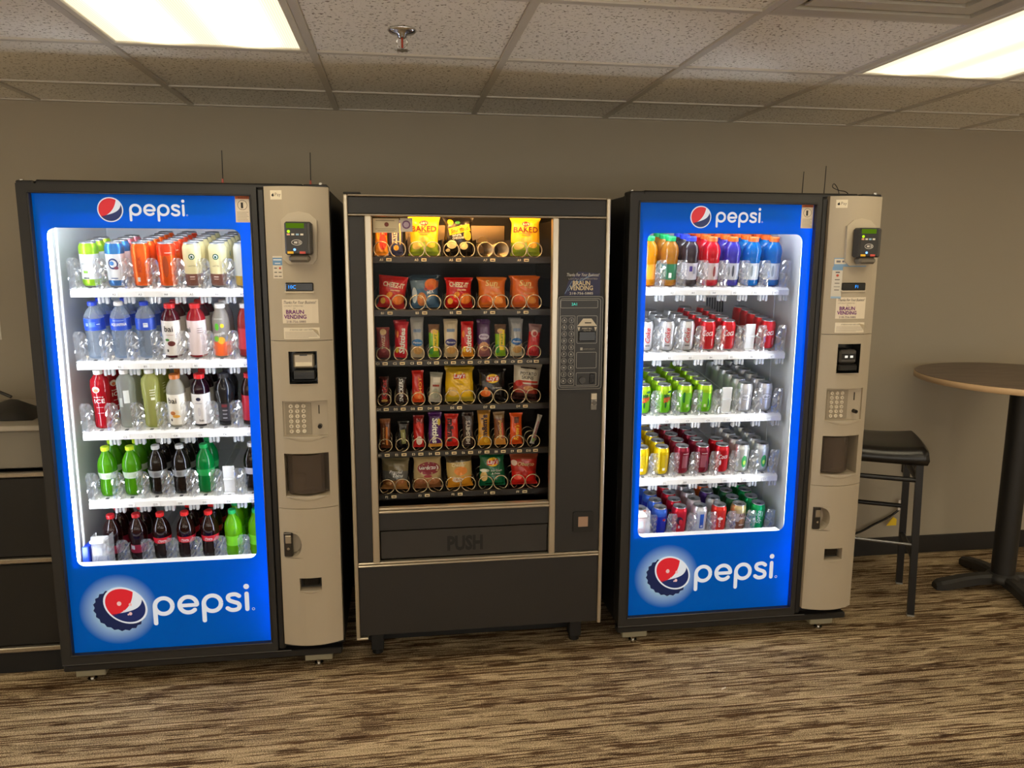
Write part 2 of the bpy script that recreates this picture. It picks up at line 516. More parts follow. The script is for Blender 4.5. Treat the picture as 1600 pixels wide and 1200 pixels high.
ceiling = structure(MB(mat((240, 236, 228), 0.9)).box((RX0, RY0, ZC + 0.02), (RX1, WY, ZC + 0.1)).build('ceiling'))
ceiling['label'] = 'suspended ceiling of square speckled tiles in a metal grid'
LIGHT_X = (-4, 0, 4, 8)
LIGHT_Y = (TY, TY - 4 * T, TY - 8 * T)
tile_me = MB(TILE).box((0.012, 0.012, 0), (T - 0.012, T - 0.012, 0.014), 0.003).mesh('ceiling_tile')
cut_me = MB(TILE).box((0.012, 0.012, 0), (T - 0.012, WY - TY - T - 0.012, 0.014), 0.003).mesh('ceiling_tile')
for i in range(-4, 10):
    for j in range(-3, 2):
        y = TY + j * T
        if j in (-1, -2) and i in LIGHT_X: continue
        if i == 3 and j == -2: continue
        obj('ceiling_tile', cut_me if j == 1 else tile_me, ceiling, (TX + i * T, y, ZC + 0.004))
for i in range(-4, 11):
    MB(GRID).box((TX + i * T - 0.012, RY0, ZC - 0.002), (TX + i * T + 0.012, WY, ZC + 0.02), 0.001).build('grid_bar', ceiling)
bar_me = MB(GRID).box((0.012, -0.012, -0.0015), (T - 0.012, 0.012, 0.018), 0.001).mesh('grid_bar')
for i in range(-4, 10):
    for j in range(-4, 2):
        if j == -1 and i in LIGHT_X: continue
        obj('grid_bar', bar_me, ceiling, (TX + i * T, TY + j * T, ZC))

DIFF = diffuser_material()
fr = MB(mat((225, 220, 205), 0.45))
A, B = T - 0.026, 2 * T - 0.026
for (a, b_, s) in (((-A / 2, -B / 2), (A / 2, -B / 2), 0), ((-A / 2, B / 2), (A / 2, B / 2), 0), ((-A / 2, -B / 2), (-A / 2, B / 2), 1), ((A / 2, -B / 2), (A / 2, B / 2), 1)):
    w = 0.022
    if s == 0:
        y0 = a[1] if a[1] < 0 else a[1] - w
        fr.box((-A / 2, y0, -0.004), (A / 2, y0 + w, 0.012), 0.003)
    else:
        x0 = a[0] if a[0] < 0 else a[0] - w
        fr.box((x0, -B / 2 + w, -0.004), (x0 + w, B / 2 - w, 0.012), 0.003)
fr_me = fr.mesh('frame')
df_me = MB(DIFF).box((-A / 2 + 0.022, -B / 2 + 0.022, 0.002), (A / 2 - 0.022, B / 2 - 0.022, 0.008)).mesh('diffuser')
for i in LIGHT_X:
    for k, y in enumerate(LIGHT_Y):
        if k == 0 and i == 0: lb = 'lit fluorescent ceiling panel above the drink machine by the counter'
        elif k == 0 and i == 4: lb = 'lit ribbed fluorescent ceiling panel beside the air vent'
        else: lb = 'unseen fluorescent ceiling panel, %s row from the machines, %s panel from the cabinet side' % (('first', 'second', 'third')[k], ('first', 'second', 'third', 'fourth')[LIGHT_X.index(i)])  # panels out of view; rows behind the camera added to light the machine fronts
        o = thing('ceiling_light', lb, 'ceiling light', (TX + (i + 0.5) * T, y - T, ZC), 0, 'fluorescent ceiling lights')
        obj('frame', fr_me, o); obj('diffuser', df_me, o)

# air vent: nested square louvres
v = thing('air_vent', 'square louvred air vent in the ceiling beside the lit panel', 'air vent', (TX + 3.5 * T, TY - 1.5 * T, ZC))
VM = mat((196, 190, 176), 0.45)
def square_ring(a, b_): return [(-a, -a), (a, -a), (a, a), (-a, a)], [[(-b_, -b_), (b_, -b_), (b_, b_), (-b_, b_)]]
for k, (so, si, z0, z1) in enumerate(((0.297, 0.262, -0.004, 0.004), (0.262, 0.252, -0.004, 0.016), (0.232, 0.190, -0.001, 0.003), (0.190, 0.182, -0.001, 0.016), (0.162, 0.122, 0.002, 0.006), (0.122, 0.114, 0.002, 0.016))):
    o_, h_ = square_ring(so, si)
    m_ = MB(VM).prism(o_, z0, z1, h_)
    m_.v = [(x, z, y) for x, y, z in m_.v]; m_.f = [tuple(reversed(f)) for f in m_.f]
    m_.build('louvre' if k else 'frame', v)
MB(VM).box((-0.05, -0.05, -0.004), (0.05, 0.05, 0.002), 0.002).build('center_plate', v)
MB(mat((60, 58, 54), 0.8)).box((-0.29, -0.29, 0.016), (0.29, 0.29, 0.0185)).build('backing', v)

# sprinkler head
s = thing('sprinkler_head', 'chrome fire sprinkler head hanging from a ceiling tile', 'sprinkler', (0.03, 2.361, ZC))
MB(CHROME).lathe([(0.0, 0.004), (0.04, 0.004), (0.042, 0.0), (0.036, -0.006), (0.014, -0.011), (0.012, -0.02), (0, -0.02)], 24).build('escutcheon', s)
m_ = MB(CHROME)
for sx in (-1, 1): m_.tube([(sx * 0.01, 0, -0.016), (sx * 0.015, 0, -0.03), (sx * 0.012, 0, -0.044), (0, 0, -0.052)], 0.0025, 6)
m_.build('frame_arm', s)
MB(mat((170, 60, 40), 0.2)).cyl((0, 0, -0.02), (0, 0, -0.047), 0.003, n=8).build('bulb', s)
m_ = MB(CHROME).cyl((0, 0, -0.052), (0, 0, -0.054), 0.016, n=16)
for k in range(8):
    a = k * PI / 4
    m_.box((math.cos(a) * 0.018 - 0.003, math.sin(a) * 0.018 - 0.003, -0.054), (math.cos(a) * 0.018 + 0.003, math.sin(a) * 0.018 + 0.003, -0.0525))
m_.build('deflector', s)

# ================================================================ drink vending machines
# local frame: x to the right across the front, y back into the cabinet, z up; origin at the front left floor corner
MWD, MDP, MZ0, MZ1 = 1.0214, 0.745, 0.06, 1.83
WX0, WX1, WZ0, WZ1 = 0.077, 0.709, 0.465, 1.68       # window opening
PX0, PX1, PZ0, PZ1 = 0.040, 0.748, 0.130, 1.793      # blue sign panel
KX0, KX1 = 0.799, 1.0185                             # payment panel
TRAY_Z = (1.468, 1.202, 0.936, 0.670, 0.402)
TRAY_Y0, TRAY_LEN, TILT = 0.172, 0.485, math.radians(8.0)
COLX = [0.41 + (k - 3) * 0.0895 for k in range(7)]

def sign_material():
    """translucent printed sign film: blue with a pale printed halo around the bottle cap"""
    m, N, Lk = new_mat('blue_sign')
    out = N.new('ShaderNodeOutputMaterial')
    tc = N.new('ShaderNodeTexCoord'); mp = N.new('ShaderNodeMapping')
    mp.inputs['Location'].default_value = (-0.205, 0, -0.292)
    Lk.new(tc.outputs['Object'], mp.inputs['Vector'])
    ln = N.new('ShaderNodeVectorMath'); ln.operation = 'LENGTH'; Lk.new(mp.outputs[0], ln.inputs[0])
    r = N.new('ShaderNodeValToRGB'); e = r.color_ramp.elements
    e[0].position = 0.085; e[0].color = (0.50, 0.72, 0.92, 1); e[1].position = 0.140; e[1].color = (0.0, 0.165, 0.66, 1)
    Lk.new(ln.outputs['Value'], r.inputs[0])
    tl = N.new('ShaderNodeBsdfTranslucent'); Lk.new(r.outputs[0], tl.inputs[0])
    pr = N.new('ShaderNodeBsdfPrincipled'); Lk.new(r.outputs[0], pr.inputs['Base Color']); pr.inputs['Roughness'].default_value = 0.22
    Lk.new(r.outputs[0], pr.inputs['Emission Color']); pr.inputs['Emission Strength'].default_value = 0.33; pr.inputs['Specular IOR Level'].default_value = 0.2
    mx = N.new('ShaderNodeMixShader'); mx.inputs[0].default_value = 0.5
    Lk.new(pr.outputs[0], mx.inputs[1]); Lk.new(tl.outputs[0], mx.inputs[2]); Lk.new(mx.outputs[0], out.inputs[0])
    m.cycles.emission_sampling = 'NONE'
    return m
SIGN = sign_material()
S_WHITE = lit_print((130, 134, 140), (238, 241, 246), 0.62)
S_RED = lit_print((150, 24, 30), (220, 34, 48), 0.62)
S_NAVY = mat((22, 40, 100), 0.3, emit=0.35)
S_NAVY2 = mat((16, 34, 84), 0.3, emit=0.25)
GATE = clear(haze=0.07, hazecol=(236, 240, 244), gloss=0.30, rough=0.08)
RAIL = clear(haze=0.10, gloss=0.12)
GLASS = clear(haze=0.0, gloss=0.006, rough=0.0)
TUBE = emis((240, 246, 255), TUBE_LIGHT)
FOOT = mat((150, 144, 122), 0.5)
GASKET = mat((52, 52, 52), 0.6)

def pepsi_word(mb, x0, z0, xh, y):
    """rounded lower-case lettering drawn as thick strokes; x0 = start, z0 = baseline, xh = letter height"""
    w = 0.205
    arc = lambda cx, cz, r, a0, a1, n=28: [(cx + r * math.cos(math.radians(a0 + (a1 - a0) * i / n)), cz + r * math.sin(math.radians(a0 + (a1 - a0) * i / n))) for i in range(n + 1)]
    x = 0.0
    lay = [0]
    def put(st):
        v, f = st; lay[0] += 1; yy = y - 0.00012 * lay[0]
        mb.sheet([(x0 + (p[0] + x) * xh, z0 + p[1] * xh) for p in v], f, lambda a, c: (a, yy, c))
    def letter_p():
        put(stroke2d(arc(0.5, 0.5, 0.4, 0, 360, 36), w)); put(stroke2d([(0.1, 0.5), (0.1, -0.36)], w))
    letter_p(); x += 1.13
    put(stroke2d(arc(0.5, 0.5, 0.4, 0, 316), w)); put(stroke2d([(0.12, 0.47), (0.88, 0.47)], w * 0.9)); x += 1.12
    letter_p(); x += 1.10
    put(stroke2d(smooth_path([(0.66, 0.80), (0.52, 0.89), (0.36, 0.90), (0.19, 0.85), (0.14, 0.72), (0.22, 0.59), (0.42, 0.50), (0.60, 0.42), (0.66, 0.28), (0.60, 0.15), (0.42, 0.09), (0.24, 0.11), (0.10, 0.20)]), w)); x += 0.92
    put(stroke2d([(0.1, 0.1), (0.1, 0.9)], w)); put(ell2d(0.135, 0.135, 16, 0.1, 1.27)); x += 0.32
    put(stroke2d(arc(0.07, 0.09, 0.06, 0, 360, 14), 0.022))

def globe(mb_, cx, cz, rx, rz, y, rot=0.0, rim=1.1):
    """round emblem: white disc, red upper field, white wave, navy lower field"""
    cs, sn = math.cos(rot), math.sin(rot)
    def M(p):
        a, b_ = (p[0] * cs + p[1] * sn) * rx, (-p[0] * sn + p[1] * cs) * rz
        return (cx + a * cs - b_ * sn, cz + a * sn + b_ * cs)
    fn = lambda yy: (lambda a, c: (a, yy, c))
    v, f = ell2d(rim, rim, 40); mb_.use(S_WHITE).sheet([M(p) for p in v], f, fn(y))
    P = lambda d: (math.cos(math.radians(d)), math.sin(math.radians(d)))
    def bez(a, b, c, d, n=14):
        return [tuple((1 - t) ** 3 * a[k] + 3 * (1 - t) ** 2 * t * b[k] + 3 * (1 - t) * t * t * c[k] + t ** 3 * d[k] for k in (0, 1)) for t in [i / n for i in range(n + 1)]]
    red = [P(58 + (222 - 58) * i / 26) for i in range(27)] + bez(P(222), (-0.1, -0.42), (0.36, 0.0), P(58))[1:-1]
    v, f = poly2d([M(p) for p in red]); mb_.use(S_RED).sheet(v, f, fn(y - 0.0006))
    nav = [P(216 + (385 - 216) * i / 24) for i in range(25)] + bez(P(385), (0.80, -0.12), (0.35, -0.34), P(216))[1:-1]
    v, f = poly2d([M(p) for p in nav]); mb_.use(S_NAVY).sheet(v, f, fn(y - 0.0006))

def curved_panel(mb, holes, z0, z1, ysurf, x0=KX0, x1=KX1, nx=10):
    xs = sorted(set([x0 + (x1 - x0) * i / nx for i in range(nx + 1)] + [q for h in holes for q in (h[0], h[2])]))
    zs = sorted(set([z0, z1] + [q for h in holes for q in (h[1], h[3]) if z0 < q < z1]))
    vs = [(x, ysurf(x), z) for z in zs for x in xs]; fs = []; n = len(xs)
    for j in range(len(zs) - 1):
        for i in range(n - 1):
            mx, mz = (xs[i] + xs[i + 1]) / 2, (zs[j] + zs[j + 1]) / 2
            if any(h[0] < mx < h[2] and h[1] < mz < h[3] for h in holes): continue
            fs.append((j * n + i, j * n + i + 1, (j + 1) * n + i + 1, (j + 1) * n + i))
    mb.add(vs, fs, True)

KC, KH = (KX0 + KX1) / 2, (KX1 - KX0) / 2
def kys(x): return -0.030 + 0.030 * ((x - KC) / KH) ** 2

def recess(mb, h, depth, floor_mat=None):
    """open box set back from the curved panel"""
    x0, z0, x1, z1 = h; n = 6
    xs = [x0 + (x1 - x0) * i / n for i in range(n + 1)]
    for z, flip in ((z0, False), (z1, True)):
        vs = [(x, kys(x), z) for x in xs] + [(x, depth, z) for x in xs]
        fs = [(i, i + 1, n + 2 + i, n + 1 + i) for i in range(n)]
        mb.add(vs, fs if not flip else [tuple(reversed(f)) for f in fs])
    for x, flip in ((x0, True), (x1, False)):
        f = (0, 1, 2, 3)
        mb.add([(x, kys(x), z0), (x, kys(x), z1), (x, depth, z1), (x, depth, z0)], [f if flip else tuple(reversed(f))])
    if floor_mat: mb.use(floor_mat)
    mb.add([(x0, depth, z0), (x1, depth, z0), (x1, depth, z1), (x0, depth, z1)], [(0, 1, 2, 3)])

def make_gate():
    """crinkled clear retaining flap between two columns: ribs with staggered steps"""
    mb = MB(GATE); W, H, n, k = 0.046, 0.118, 7, 9
    rnd = random.Random(3)
    g = [[0.0] * (n + 1) for _ in range(k + 1)]
    for j in range(k + 1):
        for i in range(n + 1):
            u = i / n * 2 - 1
            g[j][i] = 0.012 * abs(u) ** 1.5 + (0.004 if i % 2 else 0.0) + rnd.uniform(-0.0032, 0.0032)
    vs = []
    for side in (0, 1):
        for j in range(k + 1):
            for i in range(n + 1):
                u = i / n * 2 - 1; vz = j / k
                top = H - 0.020 * abs(u) ** 4
                vs.append((u * W / 2 + (0.003 * math.sin(j * 2.1) if 0 < i < n else 0), g[j][i] + (0.003 if side else 0), vz * top))
    m = (n + 1) * (k + 1); fs = []
    for j in range(k):
        for i in range(n):
            a = j * (n + 1) + i
            fs.append((a, a + 1, a + n + 2, a + n + 1)); fs.append((m + a, m + a + n + 1, m + a + n + 2, m + a + 1))
    mb.add(vs, fs)
    for i in range(n):
        a, b = k * (n + 1) + i, k * (n + 1) + i + 1
        mb.add([vs[a], vs[b], vs[m + b], vs[m + a]], [(0, 1, 2, 3)])
    return mb.mesh('gate')
GATE_ME = make_gate()
CLIP_ME = MB(clear(haze=0.55, gloss=0.2)).box((-0.018, 0, -0.026), (-0.008, 0.02, 0), 0.002).box((-0.004, 0, -0.022), (0.004, 0.02, 0), 0.001).box((0.008, 0, -0.026), (0.018, 0.02, 0), 0.002).mesh('clip')
_w = MB(RAIL).box((-0.0012, 0.01, 0.0), (0.0012, 0.475, 0.050))
RAIL_ME = _w.mesh('divider')
WIRE_ME = MB(mat((225, 228, 230), 0.3, metal=0.3)).box((-0.0022, 0.012, 0.050), (0.0022, 0.475, 0.054), 0.001).mesh('divider_edge')
TAGP = MB(mat((236, 238, 238), 0.5)).box((-0.014, -0.0025, -0.007), (0.014, 0, 0.007), 0.001).mesh('price_tag')

def sticker(parent, name, x0, z0, x1, z1, ys, col, deco=(), label=None, curl=False):
    """thin printed label laid on the curved panel"""
    mb = MB(mat(col, 0.55))
    xs = [x0 + (x1 - x0) * i / 6 for i in range(7)]
    fy = lambda x, z: ys(x) - 0.0012
    n = 7
    vs = [(x, fy(x, z), z) for z in (z0, z1) for x in xs] + [(x, ys(x) + 0.0002, z) for z in (z0, z1) for x in xs]
    fs = [(i, i + 1, n + i + 1, n + i) for i in range(6)]
    fs += [(i, 2 * n + i, 2 * n + i + 1, i + 1) for i in range(6)] + [(n + i, n + i + 1, 3 * n + i + 1, 3 * n + i) for i in range(6)]
    fs += [(0, n, 3 * n, 2 * n), (6, 2 * n + 6, 3 * n + 6, n + 6)]
    mb.add(vs, fs)
    if curl:
        mb.use(mat((240, 232, 214), 0.6)).add([(x1 - 0.03, fy(x1 - 0.03, 0), z1 - 0.002), (x1 - 0.006, fy(x1, 0) - 0.012, z1 - 0.008), (x1, fy(x1, 0), z0 + 0.006)], [(0, 2, 1), (0, 1, 2)])
    for di_, d in enumerate(deco):
        kind = d[0]; lf = 0.0016 + di_ * 0.00006
        if kind == 't':      # word: text, cx, cz, width, height, colour, bold, shear
            _, s, cx, cz, wd, hh, c, bold, sh = d
            v, f = text2d(s, hh / 0.72, bold, sh, width=wd)
            mb.use(mat(c, 0.6)).sheet(v, f, lambda a, b_: (cx + a, ys(cx + a) - lf, cz + b_))
        elif kind == 'r':    # bar
            _, a0, b0, a1, b1, c = d
            v, f = rect2d(a0, b0, a1, b1, 4, 1)
            mb.use(mat(c, 0.6)).sheet(v, f, lambda a, b_: (a, ys(a) - lf, b_))
        elif kind == 'o':    # dot
            _, cx, cz, r, c = d
            v, f = ell2d(r, r, 14, cx, cz)
            mb.use(mat(c, 0.6)).sheet(v, f, lambda a, b_: (a, ys(a) - lf, b_))
    return mb.build(name, parent, label=label)

def drink_machine(origin, label, variant):
    M_ = thing('drink_vending_machine', label, 'vending machine', origin, 0, 'blue lit drink vending machines')
    # cabinet shell: sides, back, top and base, open to the front
    c = MB(BLACK)
    c.box((0, 0.075, MZ0 + 0.03), (0.03, MDP, MZ1 - 0.01), 0.004).box((MWD - 0.03, 0.045, MZ0 + 0.03), (MWD, MDP, MZ1 - 0.01), 0.004)
    c.box((0.03, MDP - 0.03, MZ0 + 0.03), (MWD - 0.03, MDP, MZ1 - 0.01))
    c.box((0.03, 0.075, MZ1 - 0.04), (MWD - 0.03, MDP - 0.03, MZ1 - 0.01)).box((0.03, 0.075, MZ0 + 0.03), (MWD - 0.03, MDP - 0.03, MZ0 + 0.24))
    c.box((0.772, 0.075, MZ0 + 0.24), (MWD - 0.03, 0.10, MZ1 - 0.04))
    c.build('cabinet', M_)
    MB(BLACK).box((0.055, 0.02, MZ1 - 0.012), (MWD - 0.09, 0.30, MZ1 + 0.008), 0.006).box((0.0, 0.01, MZ1 - 0.012), (0.055, 0.09, MZ1 + 0.004), 0.004).box((MWD - 0.09, 0.0, MZ1 - 0.012), (MWD - 0.005, 0.07, MZ1 + 0.006), 0.004).build('top_cap', M_)
    MB(CHROME).cyl((MWD - 0.03, 0.01, MZ1 + 0.004), (MWD - 0.03, 0.01, MZ1 + 0.012), 0.008).build('hinge_bolt', M_)
    MB(CHROME).cyl((0.012, 0.03, MZ1 + 0.002), (0.012, 0.03, MZ1 + 0.008), 0.007).build('hinge_bolt', M_)
    # white inner liner
    l = MB(LINER)
    ix0, ix1, iz0, iz1, iy0, iy1 = 0.040, 0.764, 0.33, 1.745, 0.085, 0.69
    l.box((ix0 - 0.008, iy0, iz0), (ix0, iy1, iz1)).box((ix1, iy0, iz0), (ix1 + 0.006, iy1, iz1))
    l.box((ix0, iy1, iz0), (ix1, iy1 + 0.008, iz1)).box((ix0, iy0, iz1), (ix1, iy1, iz1 + 0.008)).box((ix0, iy0, iz0 - 0.008), (ix1, iy1, iz0))
    l.box((ix1 - 0.002, 0.33, iz0), (ix1, 0.335, iz1))
    l.build('liner', M_)
    g = MB(mat((92, 98, 104), 0.6))
    for k in range(7): g.box((0.60 + k * 0.013, 0.686, 1.33), (0.607 + k * 0.013, 0.69, 1.40))
    g.build('air_grille', M_)
    # door
    d = MB(DARK)
    d.prism([(0, MZ0 + 0.035), (0.772, MZ0 + 0.035), (0.772, MZ1 - 0.006), (0, MZ1 - 0.006)], 0.008, 0.032, [[(PX0, PZ0), (PX1, PZ0), (PX1, PZ1), (PX0, PZ1)]])
    d.box((0, 0.032, MZ0 + 0.035), (0.02, 0.072, MZ1 - 0.006)).box((0.762, 0.032, MZ0 + 0.035), (0.772, 0.072, MZ1 - 0.006))
    d.box((0.02, 0.032, MZ0 + 0.035), (0.762, 0.072, MZ0 + 0.05)).box((0.02, 0.032, MZ1 - 0.02), (0.762, 0.072, MZ1 - 0.006))
    d.build('door_frame', M_)
    b = MB(mat((40, 40, 42), 0.3))
    t = 0.006
    b.box((PX0 - t, 0.003, PZ0 - t), (PX1 + t, 0.010, PZ0), 0.002).box((PX0 - t, 0.003, PZ1), (PX1 + t, 0.010, PZ1 + t), 0.002).box((PX0 - t, 0.003, PZ0), (PX0, 0.010, PZ1), 0.002).box((PX1, 0.003, PZ0), (PX1 + t, 0.010, PZ1), 0.002)
    b.build('door_bezel', M_)
    MB(mat((30, 30, 31), 0.35)).box((0.772, 0.012, MZ0 + 0.035), (KX0, 0.06, MZ1 - 0.01), 0.006).build('center_post', M_)
    sp = MB(SIGN)
    sp.prism([(PX0, PZ0), (PX1, PZ0), (PX1, PZ1), (PX0, PZ1)], 0.026, 0.028, [rrect(WX0, WZ0, WX1, WZ1, 0.028)])
    sp = sp.build('sign_panel', M_, label='backlit blue advertising panel around the window')
    w = MB(S_WHITE); pepsi_word(w, 0.347, 1.722, 0.0405, 0.0252); w.build('lettering', sp, label='white lower-case brand word above the window')
    w = MB(S_WHITE); pepsi_word(w, 0.325, 0.256, 0.0775, 0.0252); w.build('lettering', sp, label='large white lower-case brand word below the window')
    e = MB(S_WHITE); globe(e, 0.286, 1.742, 0.038, 0.038, 0.0252, 0.05); e.build('emblem', sp, label='red white and blue round emblem')
    # bottle cap emblem
    e = MB(S_NAVY2); ca = []
    rot = math.radians(-32); n = 42
    for i in range(n):
        a = 2 * PI * i / n; r = 1.0 + (0.05 if i % 2 else -0.02)
        x, z = 0.090 * r * math.cos(a), 0.075 * r * math.sin(a)
        ca.append((0.207 + x * math.cos(rot) - z * math.sin(rot), 0.288 + x * math.sin(rot) + z * math.cos(rot)))
    v, f = poly2d(ca); e.sheet(v, f, lambda a, c_: (a, 0.0254, c_))
    globe(e, 0.230, 0.306, 0.076, 0.059, 0.0246, math.radians(-40))
    for (dx, dz, r) in ((-0.017, 0.012, 0.008), (0.022, 0.006, 0.006), (0.02, -0.03, 0.006), (0.012, -0.033, 0.003), (-0.002, -0.018, 0.003)):
        v, f = ell2d(r, r * 1.1, 12, 0.226 + dx, 0.303 + dz); e.use(mat((226, 190, 196), 0.15, emit=0.35)).sheet(v, f, lambda a, c_: (a, 0.0236, c_))
    e.build('bottle_cap_emblem', sp, label='printed bottle cap with round emblem and water drops')
    # light box behind the sign
    MB(WHITE).box((0.022, 0.080, WZ1 + 0.05), (0.760, 0.084, 1.80)).build('light_box_back', M_)
    MB(WHITE).box((0.022, 0.080, 0.10), (0.760, 0.084, WZ0 - 0.045)).build('light_box_back', M_)
    MB(WHITE).box((0.022, 0.034, WZ1 + 0.004), (0.70, 0.050, WZ1 + 0.008)).build('light_box_shelf', M_)
    MB(WHITE).box((0.022, 0.034, WZ0 - 0.008), (0.70, 0.080, WZ0 - 0.004)).build('light_box_shelf', M_)
    MB(emis((240, 246, 255), TUBE_LIGHT * 1.1)).cyl((0.09, 0.15, WZ1 + 0.052), (0.70, 0.15, WZ1 + 0.052), 0.006, n=8).build('light_tube', M_)  # added hidden top tube to brighten the upper compartment
    MB(mat((150, 152, 155), 0.5)).box((0.022, 0.032, WZ0 - 0.04), (0.060, 0.036, WZ1 + 0.06)).build('lamp_reflector', M_)
    # glass and window seal
    MB(GLASS).prism(rrect(WX0 - 0.004, WZ0 - 0.004, WX1 + 0.004, WZ1 + 0.004, 0.03), 0.0285, 0.0325).build('glass_pane', M_)
    MB(emis((236, 244, 255), TUBE_LIGHT * 1.5)).cyl((0.751, 0.068, 0.14), (0.751, 0.068, 1.78), 0.0075, n=8).build('light_tube', M_)
    MB(WHITE).box((0.737, 0.080, WZ0 - 0.04), (0.762, 0.083, WZ1 + 0.05)).build('added_baffle', M_)  # unseen plate added to keep the side tube's light off the interior
    MB(TUBE).cyl((0.062, 0.066, 0.47), (0.062, 0.066, 1.69), 0.007, n=8).build('light_tube', M_)
    lf = MB(mat((226, 230, 232), 0.35)); 
    for k in range(3): lf.box((0.040 + k * 0.012, 0.088 + k * 0.016, 0.37), (0.046 + k * 0.012, 0.100 + k * 0.016, 1.72), 0.002)
    lf.use(GASKET)
    for k in range(2): lf.box((0.048 + k * 0.013, 0.112 + k * 0.02, 0.37), (0.050 + k * 0.013, 0.115 + k * 0.02, 1.72))
    lf.build('lift_rail', M_)
    # trays, sloping down to the front
    for ti, tz in enumerate(TRAY_Z):
        t_ = MB(WHITE)
        x0, x1 = 0.082, 0.738
        t_.box((x0, 0.004, -0.012), (x1, TRAY_LEN, 0))
        t_.add([(x0, 0.004, 0), (x1, 0.004, 0), (x1, -0.012, -0.008), (x0, -0.012, -0.008), (x0, -0.014, -0.029), (x1, -0.014, -0.029), (x1, -0.008, -0.029), (x0, -0.008, -0.029)],
               [(0, 3, 2, 1), (3, 4, 5, 2), (4, 7, 6, 5), (7, 0, 1, 6)])
        t_ = t_.build('tray', M_, (0, TRAY_Y0, tz), rot=(TILT, 0, 0))
        tg = MB(mat((90, 92, 95), 0.6))
        for k in range(8):
            xd = COLX[0] - 0.04475 + k * 0.0895
            obj('gate', GATE_ME, t_, (xd, -0.004, -0.006))
            obj('divider', RAIL_ME, t_, (xd, 0, 0.001))
            obj('divider_edge', WIRE_ME, t_, (xd, 0, 0.001))
            if ti < 4 and k > 0: obj('clip', CLIP_ME, t_, (xd, -0.004, -0.031))
        for k in range(7):
            if ti < 4:
                obj('price_tag', TAGP, t_, (COLX[k], -0.0135, -0.019))
                v, f = text2d('ABCDE'[ti] + str(k + 1), 0.011)
                tg.sheet(v, f, flat(COLX[k], -0.019, -0.0165))
            tg.box((COLX[k] - 0.006, 0.004, -0.002), (COLX[k] + 0.006, 0.018, 0.0012))
        tg.build('tag_lettering', t_)['kind'] = 'stuff'
    # delivery carriage in the bottom corner
    MB(clear(haze=0.25, gloss=0.2)).box((0.095, 0.115, 0.40), (0.098, 0.165, 0.545)).box((0.155, 0.115, 0.40), (0.158, 0.165, 0.545)).box((0.095, 0.112, 0.40), (0.158, 0.115, 0.545), 0.001).build('delivery_cup', M_)
    MB(WHITE).box((0.092, 0.105, 0.520), (0.142, 0.165, 0.532), 0.003).box((0.098, 0.118, 0.47), (0.13, 0.12, 0.5)).build('cup_lid', M_)
    MB(mat((20, 60, 190), 0.4)).box((0.066, 0.10, 0.36), (0.090, 0.168, 0.512), 0.003).build('lift_motor', M_)
    # base, feet
    MB(BLACK).box((0.0, 0.015, MZ0), (MWD - 0.01, 0.06, MZ0 + 0.026), 0.004).box((0.02, 0.06, MZ0), (MWD - 0.03, MDP - 0.02, MZ0 + 0.03)).build('base', M_)
    MB(mat((120, 120, 120), 0.3, metal=0.6)).box((0.0, 0.010, MZ0 + 0.029), (0.82, 0.014, MZ0 + 0.032)).build('sill_trim', M_)
    for fx in (0.03, MWD - 0.155):
        for fy in (0.04, MDP - 0.08):
            ft = MB(FOOT).box((fx, fy, 0.025), (fx + 0.105, fy + 0.05, MZ0), 0.003)
            ft.use(CHROME).cyl((fx + 0.05, fy + 0.02, 0.008), (fx + 0.05, fy + 0.02, 0.028), 0.009).cyl((fx + 0.05, fy + 0.02, 0.0), (fx + 0.05, fy + 0.02, 0.008), 0.017)
            ft.build('foot', M_)
    # ---------------- payment panel
    bill = (0.862, 1.134, 0.961, 1.252); keyp = (0.832, 0.940, 0.991, 1.071); cup = (0.830, 0.714, 0.989, 0.876)
    lock = (0.811, 0.474, 0.885, 0.577); coin = (0.868, 0.346, 0.948, 0.396)
    holes = (bill, keyp, cup, lock, coin)
    pp = MB(BEIGE)
    curved_panel(pp, holes, 0.125, 0.6655, kys); curved_panel(pp, holes, 0.6675, 1.2885, kys); curved_panel(pp, holes, 1.2905, 1.826, kys)
    n = 10; xs = [KX0 + (KX1 - KX0) * i / n for i in range(n + 1)]
    for z, fl in ((0.125, 1), (1.826, 0), (0.6655, 0), (0.6675, 1), (1.2885, 0), (1.2905, 1)):
        dep = 0.045 if z in (0.125, 1.826) else 0.006
        vs = [(x, kys(x), z) for x in xs] + [(x, kys(x) + dep if dep < 0.01 else dep, z) for x in xs]
        fs = [(i, i + 1, n + 2 + i, n + 1 + i) for i in range(n)]
        pp.add(vs, [tuple(reversed(f)) for f in fs] if fl else fs)
    pp.box((KX0, 0.0005, 0.125), (KX0 + 0.003, 0.05, 1.826)).box((KX1 - 0.003, 0.0005, 0.125), (KX1, 0.05, 1.826))
    # half round finger scoop beside the lock: flush plate with a D-shaped opening
    D = [(0.846, 0.478)] + [(0.850 + 0.031 * math.cos(math.radians(a)), 0.526 + 0.046 * math.sin(math.radians(a))) for a in range(-80, 81, 16)] + [(0.846, 0.574), (0.814, 0.574), (0.814, 0.478)]
    loops = [[(lock[0], lock[1]), (lock[2], lock[1]), (lock[2], lock[3]), (lock[0], lock[3])], D]
    fl = [p for q in loops for p in q]
    tr = tessellate_polygon([[Vector((x, z, 0)) for x, z in q] for q in loops])
    fs = []
    for t3 in tr:
        (ax, az), (bx, bz), (cx, cz) = (fl[i] for i in t3)
        fs.append(tuple(t3) if (bx - ax) * (cz - az) - (bz - az) * (cx - ax) > 0 else tuple(reversed(t3)))
    pp.add([(x, kys(x), z) for x, z in fl], fs)
    pp = pp.build('payment_panel', M_, label='curved beige payment panel')
    r = MB(BEIGE)
